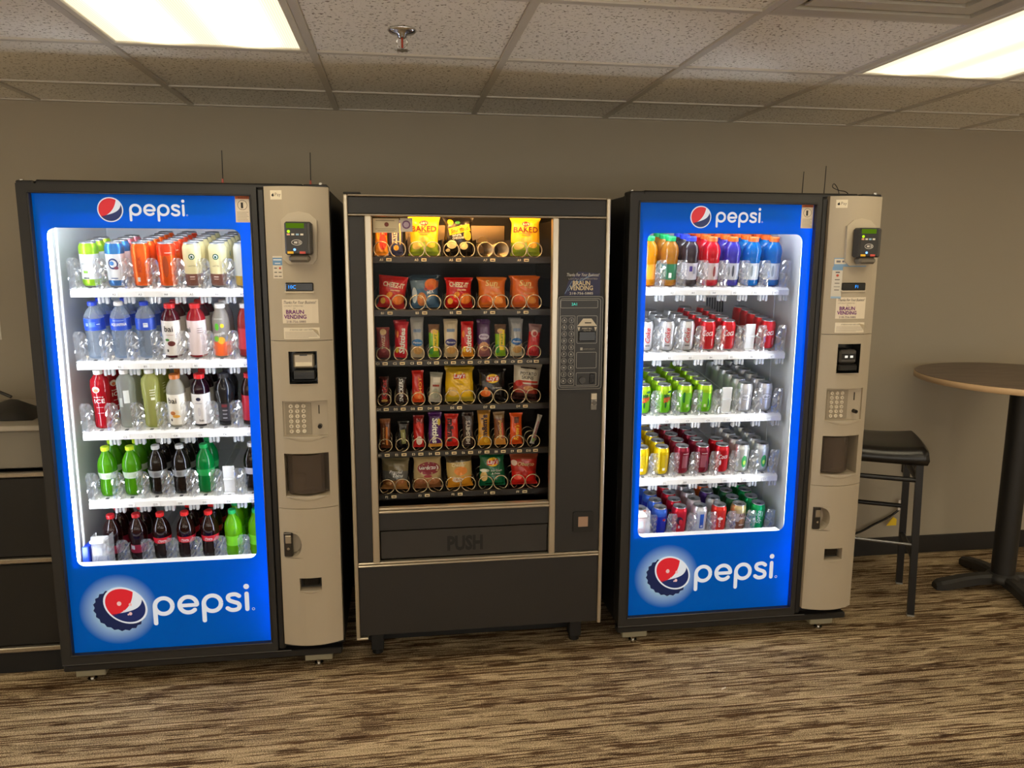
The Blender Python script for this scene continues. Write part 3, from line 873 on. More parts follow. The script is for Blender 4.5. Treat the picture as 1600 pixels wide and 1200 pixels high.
    k = len(D)
    r.add([(x, kys(x), z) for x, z in D] + [(0.848 + (x - 0.848) * 0.8, 0.015, 0.526 + (z - 0.526) * 0.85) for x, z in D], [(i, k + i, k + (i + 1) % k, (i + 1) % k) for i in range(k)] + [tuple(range(k, 2 * k))])
    r.build('latch_scoop', pp)
    lk = MB(mat((62, 58, 54), 0.3, metal=0.5)).box((0.815, -0.018, 0.480), (0.846, 0.010, 0.572), 0.003)
    lk.use(mat((176, 166, 150), 0.25, metal=0.6)).box((0.821, -0.020, 0.532), (0.842, -0.017, 0.562), 0.001).use(CHROME).cyl((0.831, -0.021, 0.512), (0.831, -0.016, 0.512), 0.005)
    lk.build('door_latch', pp)
    r = MB(BEIGE); recess(r, coin, 0.012, mat((30, 30, 30), 0.4)); r.use(BLACK_GLOSS).box((0.878, -0.006, 0.356), (0.938, 0.010, 0.394), 0.004); r.build('coin_return', pp)
    lip = lambda h, dz: (lambda mb: mb.add([(x, kys(x) - 0.001, h[1]) for x in [h[0] + (h[2] - h[0]) * i / 8 for i in range(9)]] + [(h[0] + (h[2] - h[0]) * i / 8, kys(h[0] + (h[2] - h[0]) * i / 8) - 0.006, h[1] - 0.001) for i in range(9)] + [(h[0] + (h[2] - h[0]) * i / 8, kys(h[0] + (h[2] - h[0]) * i / 8) - 0.0005, h[1] - dz * math.sin(PI * i / 8) - 0.002) for i in range(9)],
        [(9 + i, 9 + i + 1, i + 1, i) for i in range(8)] + [(18 + i, 18 + i + 1, 9 + i + 1, 9 + i) for i in range(8)], True))
    for h, dz in ((keyp, 0.018), (cup, 0.016), (coin, 0.010), (bill, 0.004)): 
        mb = MB(BEIGE); lip(h, dz)(mb); mb.build('ledge', pp)
    # bill acceptor
    r = MB(mat((40, 39, 38), 0.4)); recess(r, bill, 0.03, BLACK_GLOSS); r.build('bill_recess', pp)
    if variant == 0:
        ba = MB(mat((170, 158, 138), 0.3, metal=0.5)).box((0.876, -0.020, 1.190), (0.950, 0.02, 1.244), 0.006)
        ba.use(mat((232, 222, 198), 0.35)).box((0.884, -0.0215, 1.198), (0.942, -0.019, 1.212), 0.001)
        ba.use(BLACK_GLOSS).box((0.872, -0.026, 1.146), (0.955, 0.02, 1.182), 0.006).box((0.880, -0.029, 1.158), (0.948, -0.025, 1.163)).box((0.900, -0.0225, 1.236), (0.926, -0.019, 1.240))
    else:
        ba = MB(mat((66, 63, 60), 0.35)).box((0.874, -0.024, 1.172), (0.948, 0.02, 1.228), 0.008)
        ba.use(BLACK_GLOSS).box((0.882, -0.026, 1.190), (0.940, -0.023, 1.212), 0.001).box((0.870, -0.026, 1.140), (0.955, 0.02, 1.170), 0.006)
        ba.use(emis((255, 250, 235), 0.9)).box((0.894, -0.027, 1.196), (0.906, -0.0255, 1.205)).box((0.917, -0.027, 1.196), (0.929, -0.0255, 1.205))
    ba.build('bill_acceptor', pp)
    # keypad
    r = MB(BEIGE); recess(r, keyp, -0.006, BEIGE); r.use(BEIGE_D).box((0.840, -0.0085, 0.944), (0.932, -0.006, 1.062), 0.001).use(BLACK_GLOSS).box((0.958, -0.0085, 1.020), (0.961, -0.0055, 1.052)).build('keypad', pp)
    MB(BLACK_GLOSS).cyl((0.962, -0.006, 0.975), (0.962, -0.026, 0.975), 0.0085, 0.0075, 14).build('coin_lever', pp)
    bt = MB(mat((226, 216, 196), 0.35)).cyl((0, 0, 0), (0, -0.004, 0), 0.0078, 0.0066, 14).mesh('button')
    tx = MB(INK); keys = ['A', '1', '2', 'B', '3', '4', 'C', '5', '6', 'D', '7', '8', 'E', '9', '0', 'F', '*', '-']
    for i, kx in enumerate(keys):
        x, z = 0.860 + (i % 3) * 0.0225, 1.050 - (i // 3) * 0.0186
        obj('button', bt, pp, (x, -0.0085, z))
        v, f = text2d(kx, 0.0105, 0.01); tx.sheet(v, f, flat(x, z, -0.0128))
    tx.build('button_lettering', pp)
    # coin cup
    r = MB(BEIGE); recess(r, cup, 0.055, mat((120, 110, 96), 0.6)); r.build('coin_cup_recess', pp)
    cc = MB(clear((176, 164, 152), haze=0.42, hazecol=(112, 100, 92), gloss=0.15))
    n = 14; pts = [(0.840 + 0.118 * i / n if variant else 0.840 + 0.130 * i / n, -0.024 + 0.03 * (2 * i / n - 1) ** 2) for i in range(n + 1)]
    cc.add([(x, y, 0.722) for x, y in pts] + [(x, y, 0.868) for x, y in pts] + [(x, y + 0.003, 0.722) for x, y in pts] + [(x, y + 0.003, 0.868) for x, y in pts],
           [(i, i + 1, n + 2 + i, n + 1 + i) for i in range(n)] + [(2 * n + 2 + i, 3 * n + 3 + i, 3 * n + 4 + i, 2 * n + 3 + i) for i in range(n)], True)
    cc.build('coin_cup_flap', pp)
    MB(BEIGE_D).box((0.846, 0.0, 0.724), (0.90, 0.05, 0.79), 0.01).build('coin_chute', pp)
    # display
    dx0, dx1, dz0, dz1 = (0.862, 0.958, 1.466, 1.496) if variant == 0 else (0.858, 0.956, 1.464, 1.494)
    mb = MB(mat((196, 184, 162), 0.4)).box((dx0 - 0.003, kys(KC) - 0.002, dz0 - 0.008), (dx1 + 0.003, 0, dz0 + 0.001), 0.002)
    mb.use(BLACK_GLOSS).box((dx0, kys(KC) - 0.004, dz0), (dx1, 0, dz1), 0.003)
    v, f = text2d('10C' if variant == 0 else 'F1', 0.017); mb.use(emis((40, 150, 255), 2.0)).sheet(v, f, flat(dx0 + (0.024 if variant == 0 else 0.058), (dz0 + dz1) / 2, kys(KC) - 0.0048))
    mb.build('display', pp, label='small dark display with glowing blue characters')
    # card reader
    cr = MB(mat((190, 178, 156), 0.4))
    bx, bz = 0.918, 1.652
    cr.prism([(bx - 0.058, bz - 0.075), (bx - 0.040, bz - 0.092), (bx + 0.040, bz - 0.092), (bx + 0.056, bz - 0.075), (bx + 0.060, bz + 0.060), (bx + 0.035, bz + 0.082), (bx, bz + 0.089), (bx - 0.035, bz + 0.082), (bx - 0.060, bz + 0.060)], -0.036, -0.015)
    cr = cr.build('card_reader', M_, label='black card reader on a rounded plate')
    sx = 0.0 if variant == 0 else 0.008
    rb = MB(mat((46, 45, 45), 0.4)).box((bx - 0.044 + sx, -0.085, bz - 0.060), (bx + 0.046 + sx, -0.036, bz + 0.052), 0.006)
    rb.use(mat((66, 64, 62), 0.4)).box((bx + 0.030 + sx, -0.088, bz - 0.058), (bx + 0.044 + sx, -0.060, bz + 0.050), 0.004)
    rb.use(mat((110, 102, 90), 0.5)).box((bx - 0.034 + sx, -0.080, bz - 0.085), (bx + 0.036 + sx, -0.036, bz - 0.060), 0.008)
    rb.build('reader_body', cr)
    sc = MB(emis((110, 150, 30), 0.55)).box((bx - 0.038 + sx, -0.0868, bz + 0.030), (bx + 0.022 + sx, -0.0845, bz + 0.047)); sc.build('reader_screen', cr, label='green reader screen')
    ld = MB(emis((170, 230, 30), 1.6)).cyl((bx - 0.030 + sx, -0.085, bz + 0.019), (bx - 0.030 + sx, -0.0865, bz + 0.019), 0.005)
    ld.use(emis((120, 170, 255), 2.2)).cyl((bx - 0.012 + sx, -0.085, bz - 0.042), (bx - 0.012 + sx, -0.0865, bz - 0.042), 0.0045)
    for k_, c_ in enumerate(((230, 170, 140), (225, 220, 205), (150, 190, 220), (230, 225, 210))): ld.use(mat(c_, 0.5)).box((bx - 0.036 + k_ * 0.015 + sx, -0.0862, bz + 0.006), (bx - 0.026 + k_ * 0.015 + sx, -0.0845, bz + 0.012))
    ld.use(mat((240, 190, 40), 0.5)).box((bx - 0.036 + sx, -0.0862, bz - 0.056), (bx - 0.016 + sx, -0.0845, bz - 0.048)).use(mat((200, 80, 70), 0.5)).box((bx + 0.004 + sx, -0.0862, bz - 0.056), (bx + 0.024 + sx, -0.0845, bz - 0.048))
    ld.use(mat((205, 200, 195), 0.5))
    v, f = stroke2d([(0.017 * math.cos(a * PI / 12), 0.009 * math.sin(a * PI / 12)) for a in range(25)], 0.0018); ld.sheet(v, f, flat(bx - 0.004 + sx, bz - 0.018, -0.0858))
    for q in range(3):
        v, f = stroke2d([(0.003 + q * 0.003 + 0.004 * math.cos(a), 0.005 * math.sin(a)) for a in (-1, -0.5, 0, 0.5, 1)], 0.0015); ld.sheet(v, f, flat(bx - 0.004 + sx, bz - 0.018, -0.0859))
    v, f = poly2d([(-0.009, -0.003), (0.002, -0.004), (0.002, 0.004), (-0.009, 0.003)]); ld.sheet(v, f, flat(bx - 0.004 + sx, bz - 0.018, -0.0859))
    ld.build('reader_lights', cr)
    # stickers
    ys0 = lambda x: 0.0258
    sticker(M_, 'warning_sticker', 0.697, 1.704, 0.746, 1.795, ys0, (226, 214, 196), [('r', 0.698, 1.784, 0.745, 1.793, (214, 110, 60)), ('t', '▲ WARNING'.replace('▲ ', ''), 0.724, 1.7885, 0.034, 0.006, (60, 30, 20), 0.01, 0),
        ('o', 0.7215, 1.763, 0.017, (90, 60, 50)), ('o', 0.7215, 1.763, 0.0155, (226, 214, 196)), ('r', 0.716, 1.752, 0.724, 1.772, (30, 26, 24))] + [('r', 0.702, 1.708 + k * 0.005, 0.741 - (k % 3) * 0.003, 1.7095 + k * 0.005, (160, 148, 134)) for k in range(7)], label='white warning sticker with an orange heading')
    px = 0.842 if variant == 0 else 0.838
    sticker(M_, 'pay_sticker', px - 0.0195, 1.781, px + 0.0205, 1.812, kys, (232, 222, 200), [('t', 'Pay', px + 0.007, 1.796, 0.020, 0.012, (120, 108, 92), 0, 0), ('o', px - 0.0105, 1.7955, 0.0045, (30, 28, 26)), ('o', px - 0.0095, 1.801, 0.0014, (30, 28, 26)), ('o', px - 0.0055, 1.7965, 0.0018, (232, 222, 200))], label='small white payment sticker')
    if variant == 0:
        sticker(M_, 'card_sticker', 0.8205, 1.510, 0.8545, 1.588, kys, (216, 206, 188), [('r', 0.8205, 1.556, 0.8545, 1.582, (110, 150, 190)), ('r', 0.823, 1.573, 0.852, 1.577, (225, 230, 235)), ('r', 0.828, 1.561, 0.848, 1.564, (225, 230, 235)), ('o', 0.846, 1.546, 0.004, (190, 70, 50)), ('r', 0.825, 1.5445, 0.835, 1.5475, (70, 70, 90)), ('r', 0.825, 1.530, 0.835, 1.533, (90, 84, 76)), ('r', 0.840, 1.530, 0.851, 1.533, (90, 84, 76)), ('r', 0.825, 1.516, 0.837, 1.519, (90, 84, 76)), ('r', 0.840, 1.516, 0.851, 1.519, (90, 84, 76))], label='blue and white card logo sticker')
    else:
        sticker(M_, 'card_sticker', 0.822, 1.432, 0.858, 1.556, kys, (214, 208, 196), [('r', 0.822, 1.542, 0.858, 1.556, (120, 158, 196)), ('r', 0.822, 1.432, 0.858, 1.440, (150, 180, 206)), ('o', 0.8405, 1.522, 0.005, (190, 80, 60)), ('r', 0.833, 1.532, 0.848, 1.536, (60, 60, 80)), ('r', 0.832, 1.504, 0.849, 1.507, (80, 76, 70)), ('r', 0.832, 1.490, 0.849, 1.493, (110, 104, 96)), ('r', 0.830, 1.477, 0.851, 1.479, (110, 104, 96)), ('r', 0.832, 1.464, 0.849, 1.467, (110, 104, 96))], label='tall white card logo sticker')
        sticker(M_, 'cashless_sticker', 0.826, 1.556, 0.955, 1.590, kys, (124, 160, 196), [('r', 0.827, 1.566, 0.940, 1.586, (226, 216, 198)), ('t', 'Go Cashless', 0.892, 1.576, 0.060, 0.009, (80, 76, 80), 0.005, 0.2), ('o', 0.857, 1.576, 0.004, (110, 110, 120)), ('r', 0.833, 1.572, 0.848, 1.580, (120, 120, 125))], label='blue and white cashless payment sticker')
    tcx = 0.9095 if variant == 0 else 0.905
    PUR = (112, 40, 120)
    sticker(M_, 'business_sticker', tcx - 0.062, 1.352, tcx + 0.062, 1.437, kys, (228, 216, 196), [
        ('t', 'Thanks For Your Business!', tcx, 1.427, 0.112, 0.011, (60, 50, 60), 0, 0.35), ('t', 'LOCALLY OPERATED', tcx - 0.022, 1.414, 0.066, 0.005, (140, 128, 116), 0, 0), ('t', 'BY', tcx - 0.018, 1.406, 0.008, 0.004, (140, 128, 116), 0, 0),
        ('t', 'BRAUN', tcx - 0.018, 1.393, 0.062, 0.014, PUR, 0.03, 0), ('t', 'VENDING', tcx - 0.018, 1.376, 0.078, 0.014, PUR, 0.03, 0), ('t', '218-756-5885', tcx - 0.015, 1.359, 0.068, 0.008, (90, 70, 90), 0, 0)], label='white thank-you sticker with purple lettering')
    sticker(M_, 'notice_sticker', tcx - 0.060, 1.297, tcx + 0.064, 1.337, kys, (232, 222, 202), [('t', 'ATTENTION DEBIT CARD USERS', tcx, 1.3295, 0.078, 0.004, (80, 72, 66), 0, 0)] + [('r', tcx - 0.056, 1.301 + k * 0.004, tcx + 0.056 - (k == 0) * 0.03, 1.3022 + k * 0.004, (170, 158, 142)) for k in range(6)], curl=True, label='white notice sticker with a curling corner')
    # antennas
    for ax, ah, red in (((0.603, 0.115, 1), (0.928, 0.115, 1)) if variant == 0 else ((0.843, 0.085, 0), (0.943, 0.11, 0))):
        an = MB(BLACK).cyl((ax, 0.30, MZ1 - 0.01), (ax + 0.003, 0.30, MZ1 + 0.035 + ah), 0.0022, 0.0016, 8).cyl((ax, 0.30, MZ1 - 0.012), (ax, 0.30, MZ1 + 0.006), 0.012, 0.010, 12)
        if red: an.use(mat((200, 90, 80), 0.4)).cyl((ax, 0.30, MZ1 + 0.028), (ax, 0.30, MZ1 + 0.046), 0.005, 0.003, 8)
        an.build('antenna', M_)
    if variant == 1:
        MB(BLACK).tube(smooth_path([(0.99, 0.25, 1.825), (0.985, 0.26, 1.872), (0.965, 0.26, 1.898), (0.958, 0.26, 1.885), (0.985, 0.26, 1.872), (1.0, 0.22, 1.860), (1.01, 0.20, 1.825)]), 0.0018, 5).build('antenna_cable', M_)
    return M_

DM = [drink_machine((-1.2484, 2.844, 0), 'blue lit drink vending machine standing beside the black cabinet', 0),
      drink_machine((0.8716, 2.852, 0), 'blue lit drink vending machine standing beside the bar stool', 1)]

# ================================================================ cans and bottles in the drink machines
ALU = mat((205, 207, 210), 0.28, metal=0.9)
def liquid(col, see=0.35, rough=0.08):
    """coloured drink in a thin clear bottle"""
    key = ('l', tuple(col), see)
    if key in MATS: return MATS[key]
    m, N, Lk = new_mat('drink_%d' % len(MATS))
    out = N.new('ShaderNodeOutputMaterial')
    p = N.new('ShaderNodeBsdfPrincipled'); p.inputs['Base Color'].default_value = lin(col); p.inputs['Roughness'].default_value = rough; p.inputs['Coat Weight'].default_value = 0.4
    t = N.new('ShaderNodeBsdfTransparent'); t.inputs[0].default_value = lin(col)
    tl = N.new('ShaderNodeBsdfTranslucent'); tl.inputs[0].default_value = lin(col)
    m0 = N.new('ShaderNodeMixShader'); m0.inputs[0].default_value = 0.35
    Lk.new(p.outputs[0], m0.inputs[1]); Lk.new(tl.outputs[0], m0.inputs[2])
    mx = N.new('ShaderNodeMixShader'); mx.inputs[0].default_value = see
    Lk.new(m0.outputs[0], mx.inputs[1]); Lk.new(t.outputs[0], mx.inputs[2]); Lk.new(mx.outputs[0], out.inputs[0])
    MATS[key] = m
    return m

def can_profile(h):
    return [(0.022, 0.004), (0.026, 0.0), (0.0285, 0.004), (0.0325, 0.012), (0.0330, 0.016)], [(0.0330, h - 0.020), (0.0318, h - 0.014), (0.0275, h - 0.004), (0.0275, h)]

def can_lid(h):
    mb = MB(ALU).lathe([(0.0275, h - 0.003), (0.0282, h), (0.0262, h + 0.0006), (0.0252, h - 0.005), (0.0, h - 0.005)], 20)
    mb.use(mat((150, 152, 156), 0.3, metal=0.9)).lathe([(0.009, h - 0.0045), (0.009, h - 0.003), (0.0, h - 0.003)], 8, (0.002, -0.004, 0), False)
    return mb.mesh('lid')
LIDS = {h: can_lid(h) for h in (0.122, 0.160)}
CANME = {}
def can_mesh(key, h, zones):
    """zones: list of (height fraction where the colour ends, colour)"""
    if key in CANME: return CANME[key]
    lo, hi = can_profile(h)
    cuts = sorted(set([z for z, _ in zones if z < 1]))
    mid = [(0.0330, 0.016 + (h - 0.036) * c) for c in cuts if 0.02 < c < 0.98]
    prof = lo + mid + hi
    ms = []
    for k in range(len(prof) - 1):
        zc = (prof[k][1] + prof[k + 1][1]) / 2; q = (zc - 0.016) / (h - 0.036)
        if k < 2: ms.append(ALU); continue
        c = next((c for z, c in zones if q <= z), zones[-1][1])
        ms.append(mat(c[0], 0.3, metal=0.55) if c[1] else mat(c[0], 0.3, coat=0.2))
    mb = MB(ms[0]); mb.lathe(prof, 20, mats=ms)
    CANME[key] = mb.mesh('body')
    return CANME[key]

S_, G_ = 1, 0   # metallic ink / plain ink
CANS = {
    'lime':   (0.160, [(0.10, ((150, 205, 40), S_)), (0.83, ((226, 228, 226), G_)), (1.1, ((168, 215, 50), S_))], 'tall white energy can with lime bands'),
    'bluewhite': (0.160, [(0.07, ((60, 110, 170), S_)), (0.84, ((226, 230, 232), G_)), (1.1, ((60, 130, 200), S_))], 'tall white can with a blue rim'),
    'pinkwhite': (0.160, [(0.84, ((232, 214, 216), G_)), (1.1, ((210, 120, 130), S_))], 'tall pale pink can'),
    'orange': (0.160, [(1.1, ((240, 100, 20), S_))], 'tall metallic orange can'),
    'orange2': (0.160, [(0.80, ((238, 96, 22), S_)), (1.1, ((236, 70, 30), S_))], 'tall orange can with red shoulder'),
    'coffee': (0.160, [(0.26, ((110, 62, 44), G_)), (1.1, ((226, 214, 158), G_))], 'tall cream coffee can with brown base'),
    'coffee2': (0.160, [(0.20, ((196, 160, 60), G_)), (1.1, ((206, 206, 190), G_))], 'tall pale coffee can with gold base'),
    'silver': (0.122, [(1.1, ((212, 214, 218), S_))], 'silver cola can'),
    'red':    (0.122, [(1.1, ((206, 20, 32), S_))], 'red cola can'),
    'green':  (0.122, [(0.45, ((110, 190, 30), S_)), (0.8, ((120, 200, 36), S_)), (1.1, ((170, 215, 40), S_))], 'bright green soda can'),
    'plain':  (0.122, [(1.1, ((206, 208, 214), S_))], 'plain silver can with round logo'),
    'yellow': (0.122, [(1.1, ((226, 196, 10), S_))], 'yellow soda can'),
    'maroon': (0.122, [(1.1, ((130, 22, 46), S_))], 'maroon soda can'),
    'darkred': (0.122, [(1.1, ((190, 16, 30), S_))], 'dark red cherry can'),
    'ginger': (0.122, [(0.6, ((196, 206, 200), S_)), (1.1, ((206, 212, 210), S_))], 'silver can with a green label'),
    'blue':   (0.122, [(0.82, ((20, 46, 190), S_)), (1.1, ((60, 110, 215), S_))], 'blue cola can'),
    'wildred': (0.122, [(1.1, ((205, 26, 46), S_))], 'red cola can with dark emblem'),
    'dietblue': (0.122, [(1.1, ((214, 218, 224), S_))], 'silver can with a blue panel'),
    'redorange': (0.122, [(1.1, ((224, 50, 36), S_))], 'red-orange soda can'),
    'purple': (0.122, [(1.1, ((70, 40, 110), S_))], 'purple soda can'),
    'orangecan': (0.122, [(1.1, ((236, 110, 50), S_))], 'orange soda can'),
    'rootbeer': (0.122, [(0.35, ((128, 80, 60), S_)), (0.8, ((206, 190, 176), S_)), (1.1, ((200, 178, 120), S_))], 'brown and cream root beer can'),
    'lemongreen': (0.122, [(1.1, ((0, 160, 84), S_))], 'emerald green lemon-lime can'),
    'gingerdark': (0.122, [(1.1, ((40, 110, 70), S_))], 'dark green soda can'),
}
PROF = {  # bottle outlines (radius, height); last two points are the neck
    'soda': [(0.024, 0.0), (0.031, 0.004), (0.0335, 0.014), (0.0325, 0.045), (0.0295, 0.066), (0.0325, 0.084), (0.0345, 0.102), (0.0340, 0.122), (0.0300, 0.142), (0.0200, 0.162), (0.0135, 0.172), (0.0125, 0.178), (0.0125, 0.186)],
    'water': [(0.024, 0.0), (0.032, 0.004), (0.0345, 0.014), (0.0330, 0.03), (0.0345, 0.045), (0.0330, 0.06), (0.0345, 0.075), (0.0330, 0.090), (0.0350, 0.106), (0.0355, 0.15), (0.0330, 0.172), (0.0230, 0.193), (0.0140, 0.203), (0.0130, 0.210), (0.0130, 0.218)],
    'bai': [(0.026, 0.0), (0.0325, 0.004), (0.0340, 0.012), (0.0340, 0.148), (0.0330, 0.160), (0.0270, 0.178), (0.0185, 0.190), (0.0165, 0.196), (0.0165, 0.204)],
    'ice': [(0.024, 0.0), (0.0315, 0.005), (0.0325, 0.016), (0.0305, 0.05), (0.0305, 0.10), (0.0325, 0.15), (0.0330, 0.178), (0.0300, 0.198), (0.0190, 0.212), (0.0145, 0.218), (0.0140, 0.226)],
    'sport': [(0.028, 0.0), (0.0350, 0.004), (0.0365, 0.014), (0.0340, 0.026), (0.0335, 0.09), (0.0365, 0.104), (0.0340, 0.112), (0.0365, 0.124), (0.0365, 0.142), (0.0310, 0.162), (0.0220, 0.174), (0.0185, 0.180), (0.0185, 0.186)],
    'tea': [(0.026, 0.0), (0.0330, 0.004), (0.0345, 0.014), (0.0330, 0.075), (0.0310, 0.10), (0.0320, 0.13), (0.0300, 0.155), (0.0230, 0.178), (0.0170, 0.190), (0.0165, 0.196), (0.0165, 0.202)],
    'muscle': [(0.026, 0.0), (0.0320, 0.004), (0.0330, 0.02), (0.0300, 0.05), (0.0310, 0.10), (0.0350, 0.125), (0.0360, 0.15), (0.0310, 0.172), (0.0200, 0.188), (0.0170, 0.194), (0.0170, 0.202)],
}
ZS = {'water': 0.93, 'bai': 0.94, 'ice': 0.95, 'tea': 0.95, 'muscle': 0.95, 'soda': 1.0, 'sport': 1.0}
PROF = {k: [(r, z * ZS[k]) for r, z in p] for k, p in PROF.items()}
CAPR = {'soda': 0.0148, 'water': 0.0155, 'bai': 0.0190, 'ice': 0.0165, 'sport': 0.0205, 'tea': 0.0190, 'muscle': 0.0190}
CAPH = {'soda': 0.015, 'water': 0.014, 'bai': 0.017, 'ice': 0.016, 'sport': 0.018, 'tea': 0.016, 'muscle': 0.018}
# name: (shape, body colour, see-through, cap colour, label (z0, z1, colour) or None, words)
BOT = {
    'water_b': ('water', (226, 236, 246), 0.74, (20, 60, 190), (0.108, 0.152, (30, 74, 190)), 'clear water bottle with blue label and blue cap'),
    'water_w': ('water', (226, 236, 246), 0.74, (232, 232, 230), (0.108, 0.152, (30, 74, 190)), 'clear water bottle with blue label and white cap'),
    'bai_dark': ('bai', (96, 16, 34), 0.15, (212, 28, 36), (0.010, 0.142, (232, 228, 222)), 'dark red juice bottle with white label and red cap'),
    'bai_red': ('bai', (190, 26, 44), 0.2, (212, 28, 36), (0.010, 0.142, (230, 214, 214)), 'bright red juice bottle with white label and red cap'),
    'fruit': ('tea', (210, 205, 196), 0.45, (236, 236, 234), (0.006, 0.060, (232, 96, 30)), 'clear fruit drink bottle with bright label and white cap'),
    'fruit2': ('tea', (200, 60, 60), 0.3, (236, 236, 234), (0.03, 0.11, (206, 50, 60)), 'red fruit drink bottle with white cap'),
    'ice_red': ('ice', (196, 26, 42), 0.25, (236, 236, 234), None, 'slender red sparkling water bottle with white cap'),
    'ice_clear': ('ice', (226, 230, 224), 0.7, (236, 236, 234), None, 'slender clear sparkling water bottle with white cap'),
    'ice_lemon': ('ice', (216, 220, 140), 0.45, (236, 236, 234), None, 'slender pale yellow sparkling water bottle with white cap'),
    'bai_coco': ('bai', (206, 204, 190), 0.3, (196, 112, 50), (0.010, 0.130, (236, 232, 220)), 'milky juice bottle with white label and copper cap'),
    'bai_blue': ('bai', (40, 12, 30), 0.08, (212, 28, 36), (0.010, 0.130, (228, 226, 224)), 'near-black juice bottle with white label and red cap'),
    'black': ('muscle', (34, 33, 35), 0.05, (40, 40, 42), (0.02, 0.09, (44, 42, 44)), 'black sports drink bottle with black cap'),
    'redlabel': ('tea', (60, 30, 30), 0.1, (200, 30, 40), (0.02, 0.12, (196, 40, 60)), 'dark bottle with a red label'),
    'dew': ('soda', (96, 180, 20), 0.3, (190, 224, 30), (0.072, 0.098, (196, 214, 190)), 'green soda bottle with lime cap'),
    'diet': ('soda', (24, 18, 18), 0.05, (186, 188, 190), (0.072, 0.100, (150, 152, 154)), 'dark diet cola bottle with grey cap'),
    'sprite': ('soda', (0, 150, 66), 0.3, (20, 160, 80), (0.072, 0.100, (20, 160, 74)), 'emerald green soda bottle with green cap'),
    'colawhite': ('soda', (24, 18, 18), 0.05, (226, 226, 226), (0.072, 0.100, (200, 200, 206)), 'dark cola bottle with white cap'),
    'cherry': ('soda', (40, 12, 14), 0.06, (196, 26, 36), (0.040, 0.074, (140, 20, 50)), 'dark cherry cola bottle with red cap'),
    'coke': ('soda', (40, 16, 12), 0.06, (224, 32, 34), (0.074, 0.100, (206, 24, 44)), 'cola bottle with red label and red cap'),
    'limesoda': ('soda', (130, 214, 10), 0.3, (30, 176, 90), (0.050, 0.092, (130, 222, 30)), 'lime green soda bottle with green cap'),
    'juice': ('sport', (236, 160, 20), 0.25, (20, 150, 80), (0.028, 0.088, (236, 150, 40)), 'orange juice bottle with green cap'),
    'apple': ('sport', (206, 140, 40), 0.3, (20, 150, 80), (0.026, 0.090, (30, 110, 70)), 'amber juice bottle with green label and green cap'),
    'grape': ('sport', (60, 46, 52), 0.15, (40, 60, 200), (0.026, 0.094, (206, 204, 214)), 'dark grape bottle with pale label and blue cap'),
    'spred': ('sport', (228, 20, 40), 0.25, (244, 100, 30), (0.026, 0.094, (214, 196, 196)), 'red sports drink bottle with orange cap'),
    'sppurple': ('sport', (74, 66, 190), 0.25, (244, 100, 30), (0.026, 0.094, (200, 204, 216)), 'violet sports drink bottle with orange cap'),
    'spblue': ('sport', (0, 130, 214), 0.3, (244, 100, 30), (0.026, 0.094, (206, 216, 220)), 'sky blue sports drink bottle with orange cap'),
}
CAPME = {}; BODYME = {}; LABME = {}
def prof_r(shape, z):
    P = PROF[shape]
    for (r0, z0), (r1, z1) in zip(P, P[1:]):
        if z0 <= z <= z1: return r0 + (r1 - r0) * ((z - z0) / (z1 - z0) if z1 > z0 else 0)
    return P[-1][0]
def bottle_parts(key):
    sh, col, see, cap, lab, _ = BOT[key]
    if key not in BODYME:
        BODYME[key] = MB(liquid(col, see)).lathe([(0, 0.004)] + PROF[sh], 18).mesh('body')
        if lab:
            n = 5; pr = [(prof_r(sh, lab[0] + (lab[1] - lab[0]) * i / n) + 0.0007, lab[0] + (lab[1] - lab[0]) * i / n) for i in range(n + 1)]
            LABME[key] = MB(mat(lab[2], 0.35)).lathe(pr, 18).mesh('label')
    ck = (sh, cap)
    if ck not in CAPME:
        r, h, z = CAPR[sh], CAPH[sh], PROF[sh][-1][1] - 0.006
        mb = MB(mat(cap, 0.35)); n = 20
        vs = []
        for rr, zz, w in ((1.0, 0, 1), (1.0, h * 0.85, 1), (0.93, h, 0)):
            vs += [((r * rr + (0.0005 if (i % 2 and w) else 0)) * math.cos(2 * PI * i / n), (r * rr + (0.0005 if (i % 2 and w) else 0)) * math.sin(2 * PI * i / n), z + zz) for i in range(n)]
        mb.add(vs, [(k * n + i, k * n + (i + 1) % n, (k + 1) * n + (i + 1) % n, (k + 1) * n + i) for k in (0, 1) for i in range(n)])
        mb.add(vs, [tuple(range(2 * n, 3 * n))])
        CAPME[ck] = mb.mesh('cap')
    return BODYME[key], CAPME[ck], LABME.get(key)

def words(R, items):
    """printed marks wrapped round a can or bottle"""
    mb = MB()
    for it in items:
        if it[0] == 't':
            _, s, x, z, w, h, c, bold, sh, vert, *tilt = it
            v, f = text2d(s, h / 0.72, bold, sh, width=w, sub=1, vert=vert)
            if tilt: ca, sa = math.cos(tilt[0]), math.sin(tilt[0]); v = [(a * ca - b * sa, a * sa + b * ca) for a, b in v]
            Rz = R(z) if callable(R) else R
            mb.use(mat(c, 0.4)).sheet([(a + x, b) for a, b in v], f, wrap(Rz + 0.0009, z))
        elif it[0] == 'e':
            _, x, z, rx, rz, c, *lift = it
            v, f = ell2d(rx, rz, 16, rings=2); Rz = R(z) if callable(R) else R
            mb.use(mat(c, 0.4)).sheet([(a + x, b) for a, b in v], f, wrap(Rz + (lift[0] if lift else 0.0005), z))
        elif it[0] == 'r':
            _, x0, z0, x1, z1, c = it
            v, f = rect2d(x0, z0, x1, z1, 6, 1); Rz = R((z0 + z1) / 2) if callable(R) else R
            mb.use(mat(c, 0.4)).sheet(v, f, wrap(Rz + 0.0006, 0))
    return mb.mesh('print')
W_, K_, RD = (240, 240, 238), (30, 28, 28), (200, 20, 34)
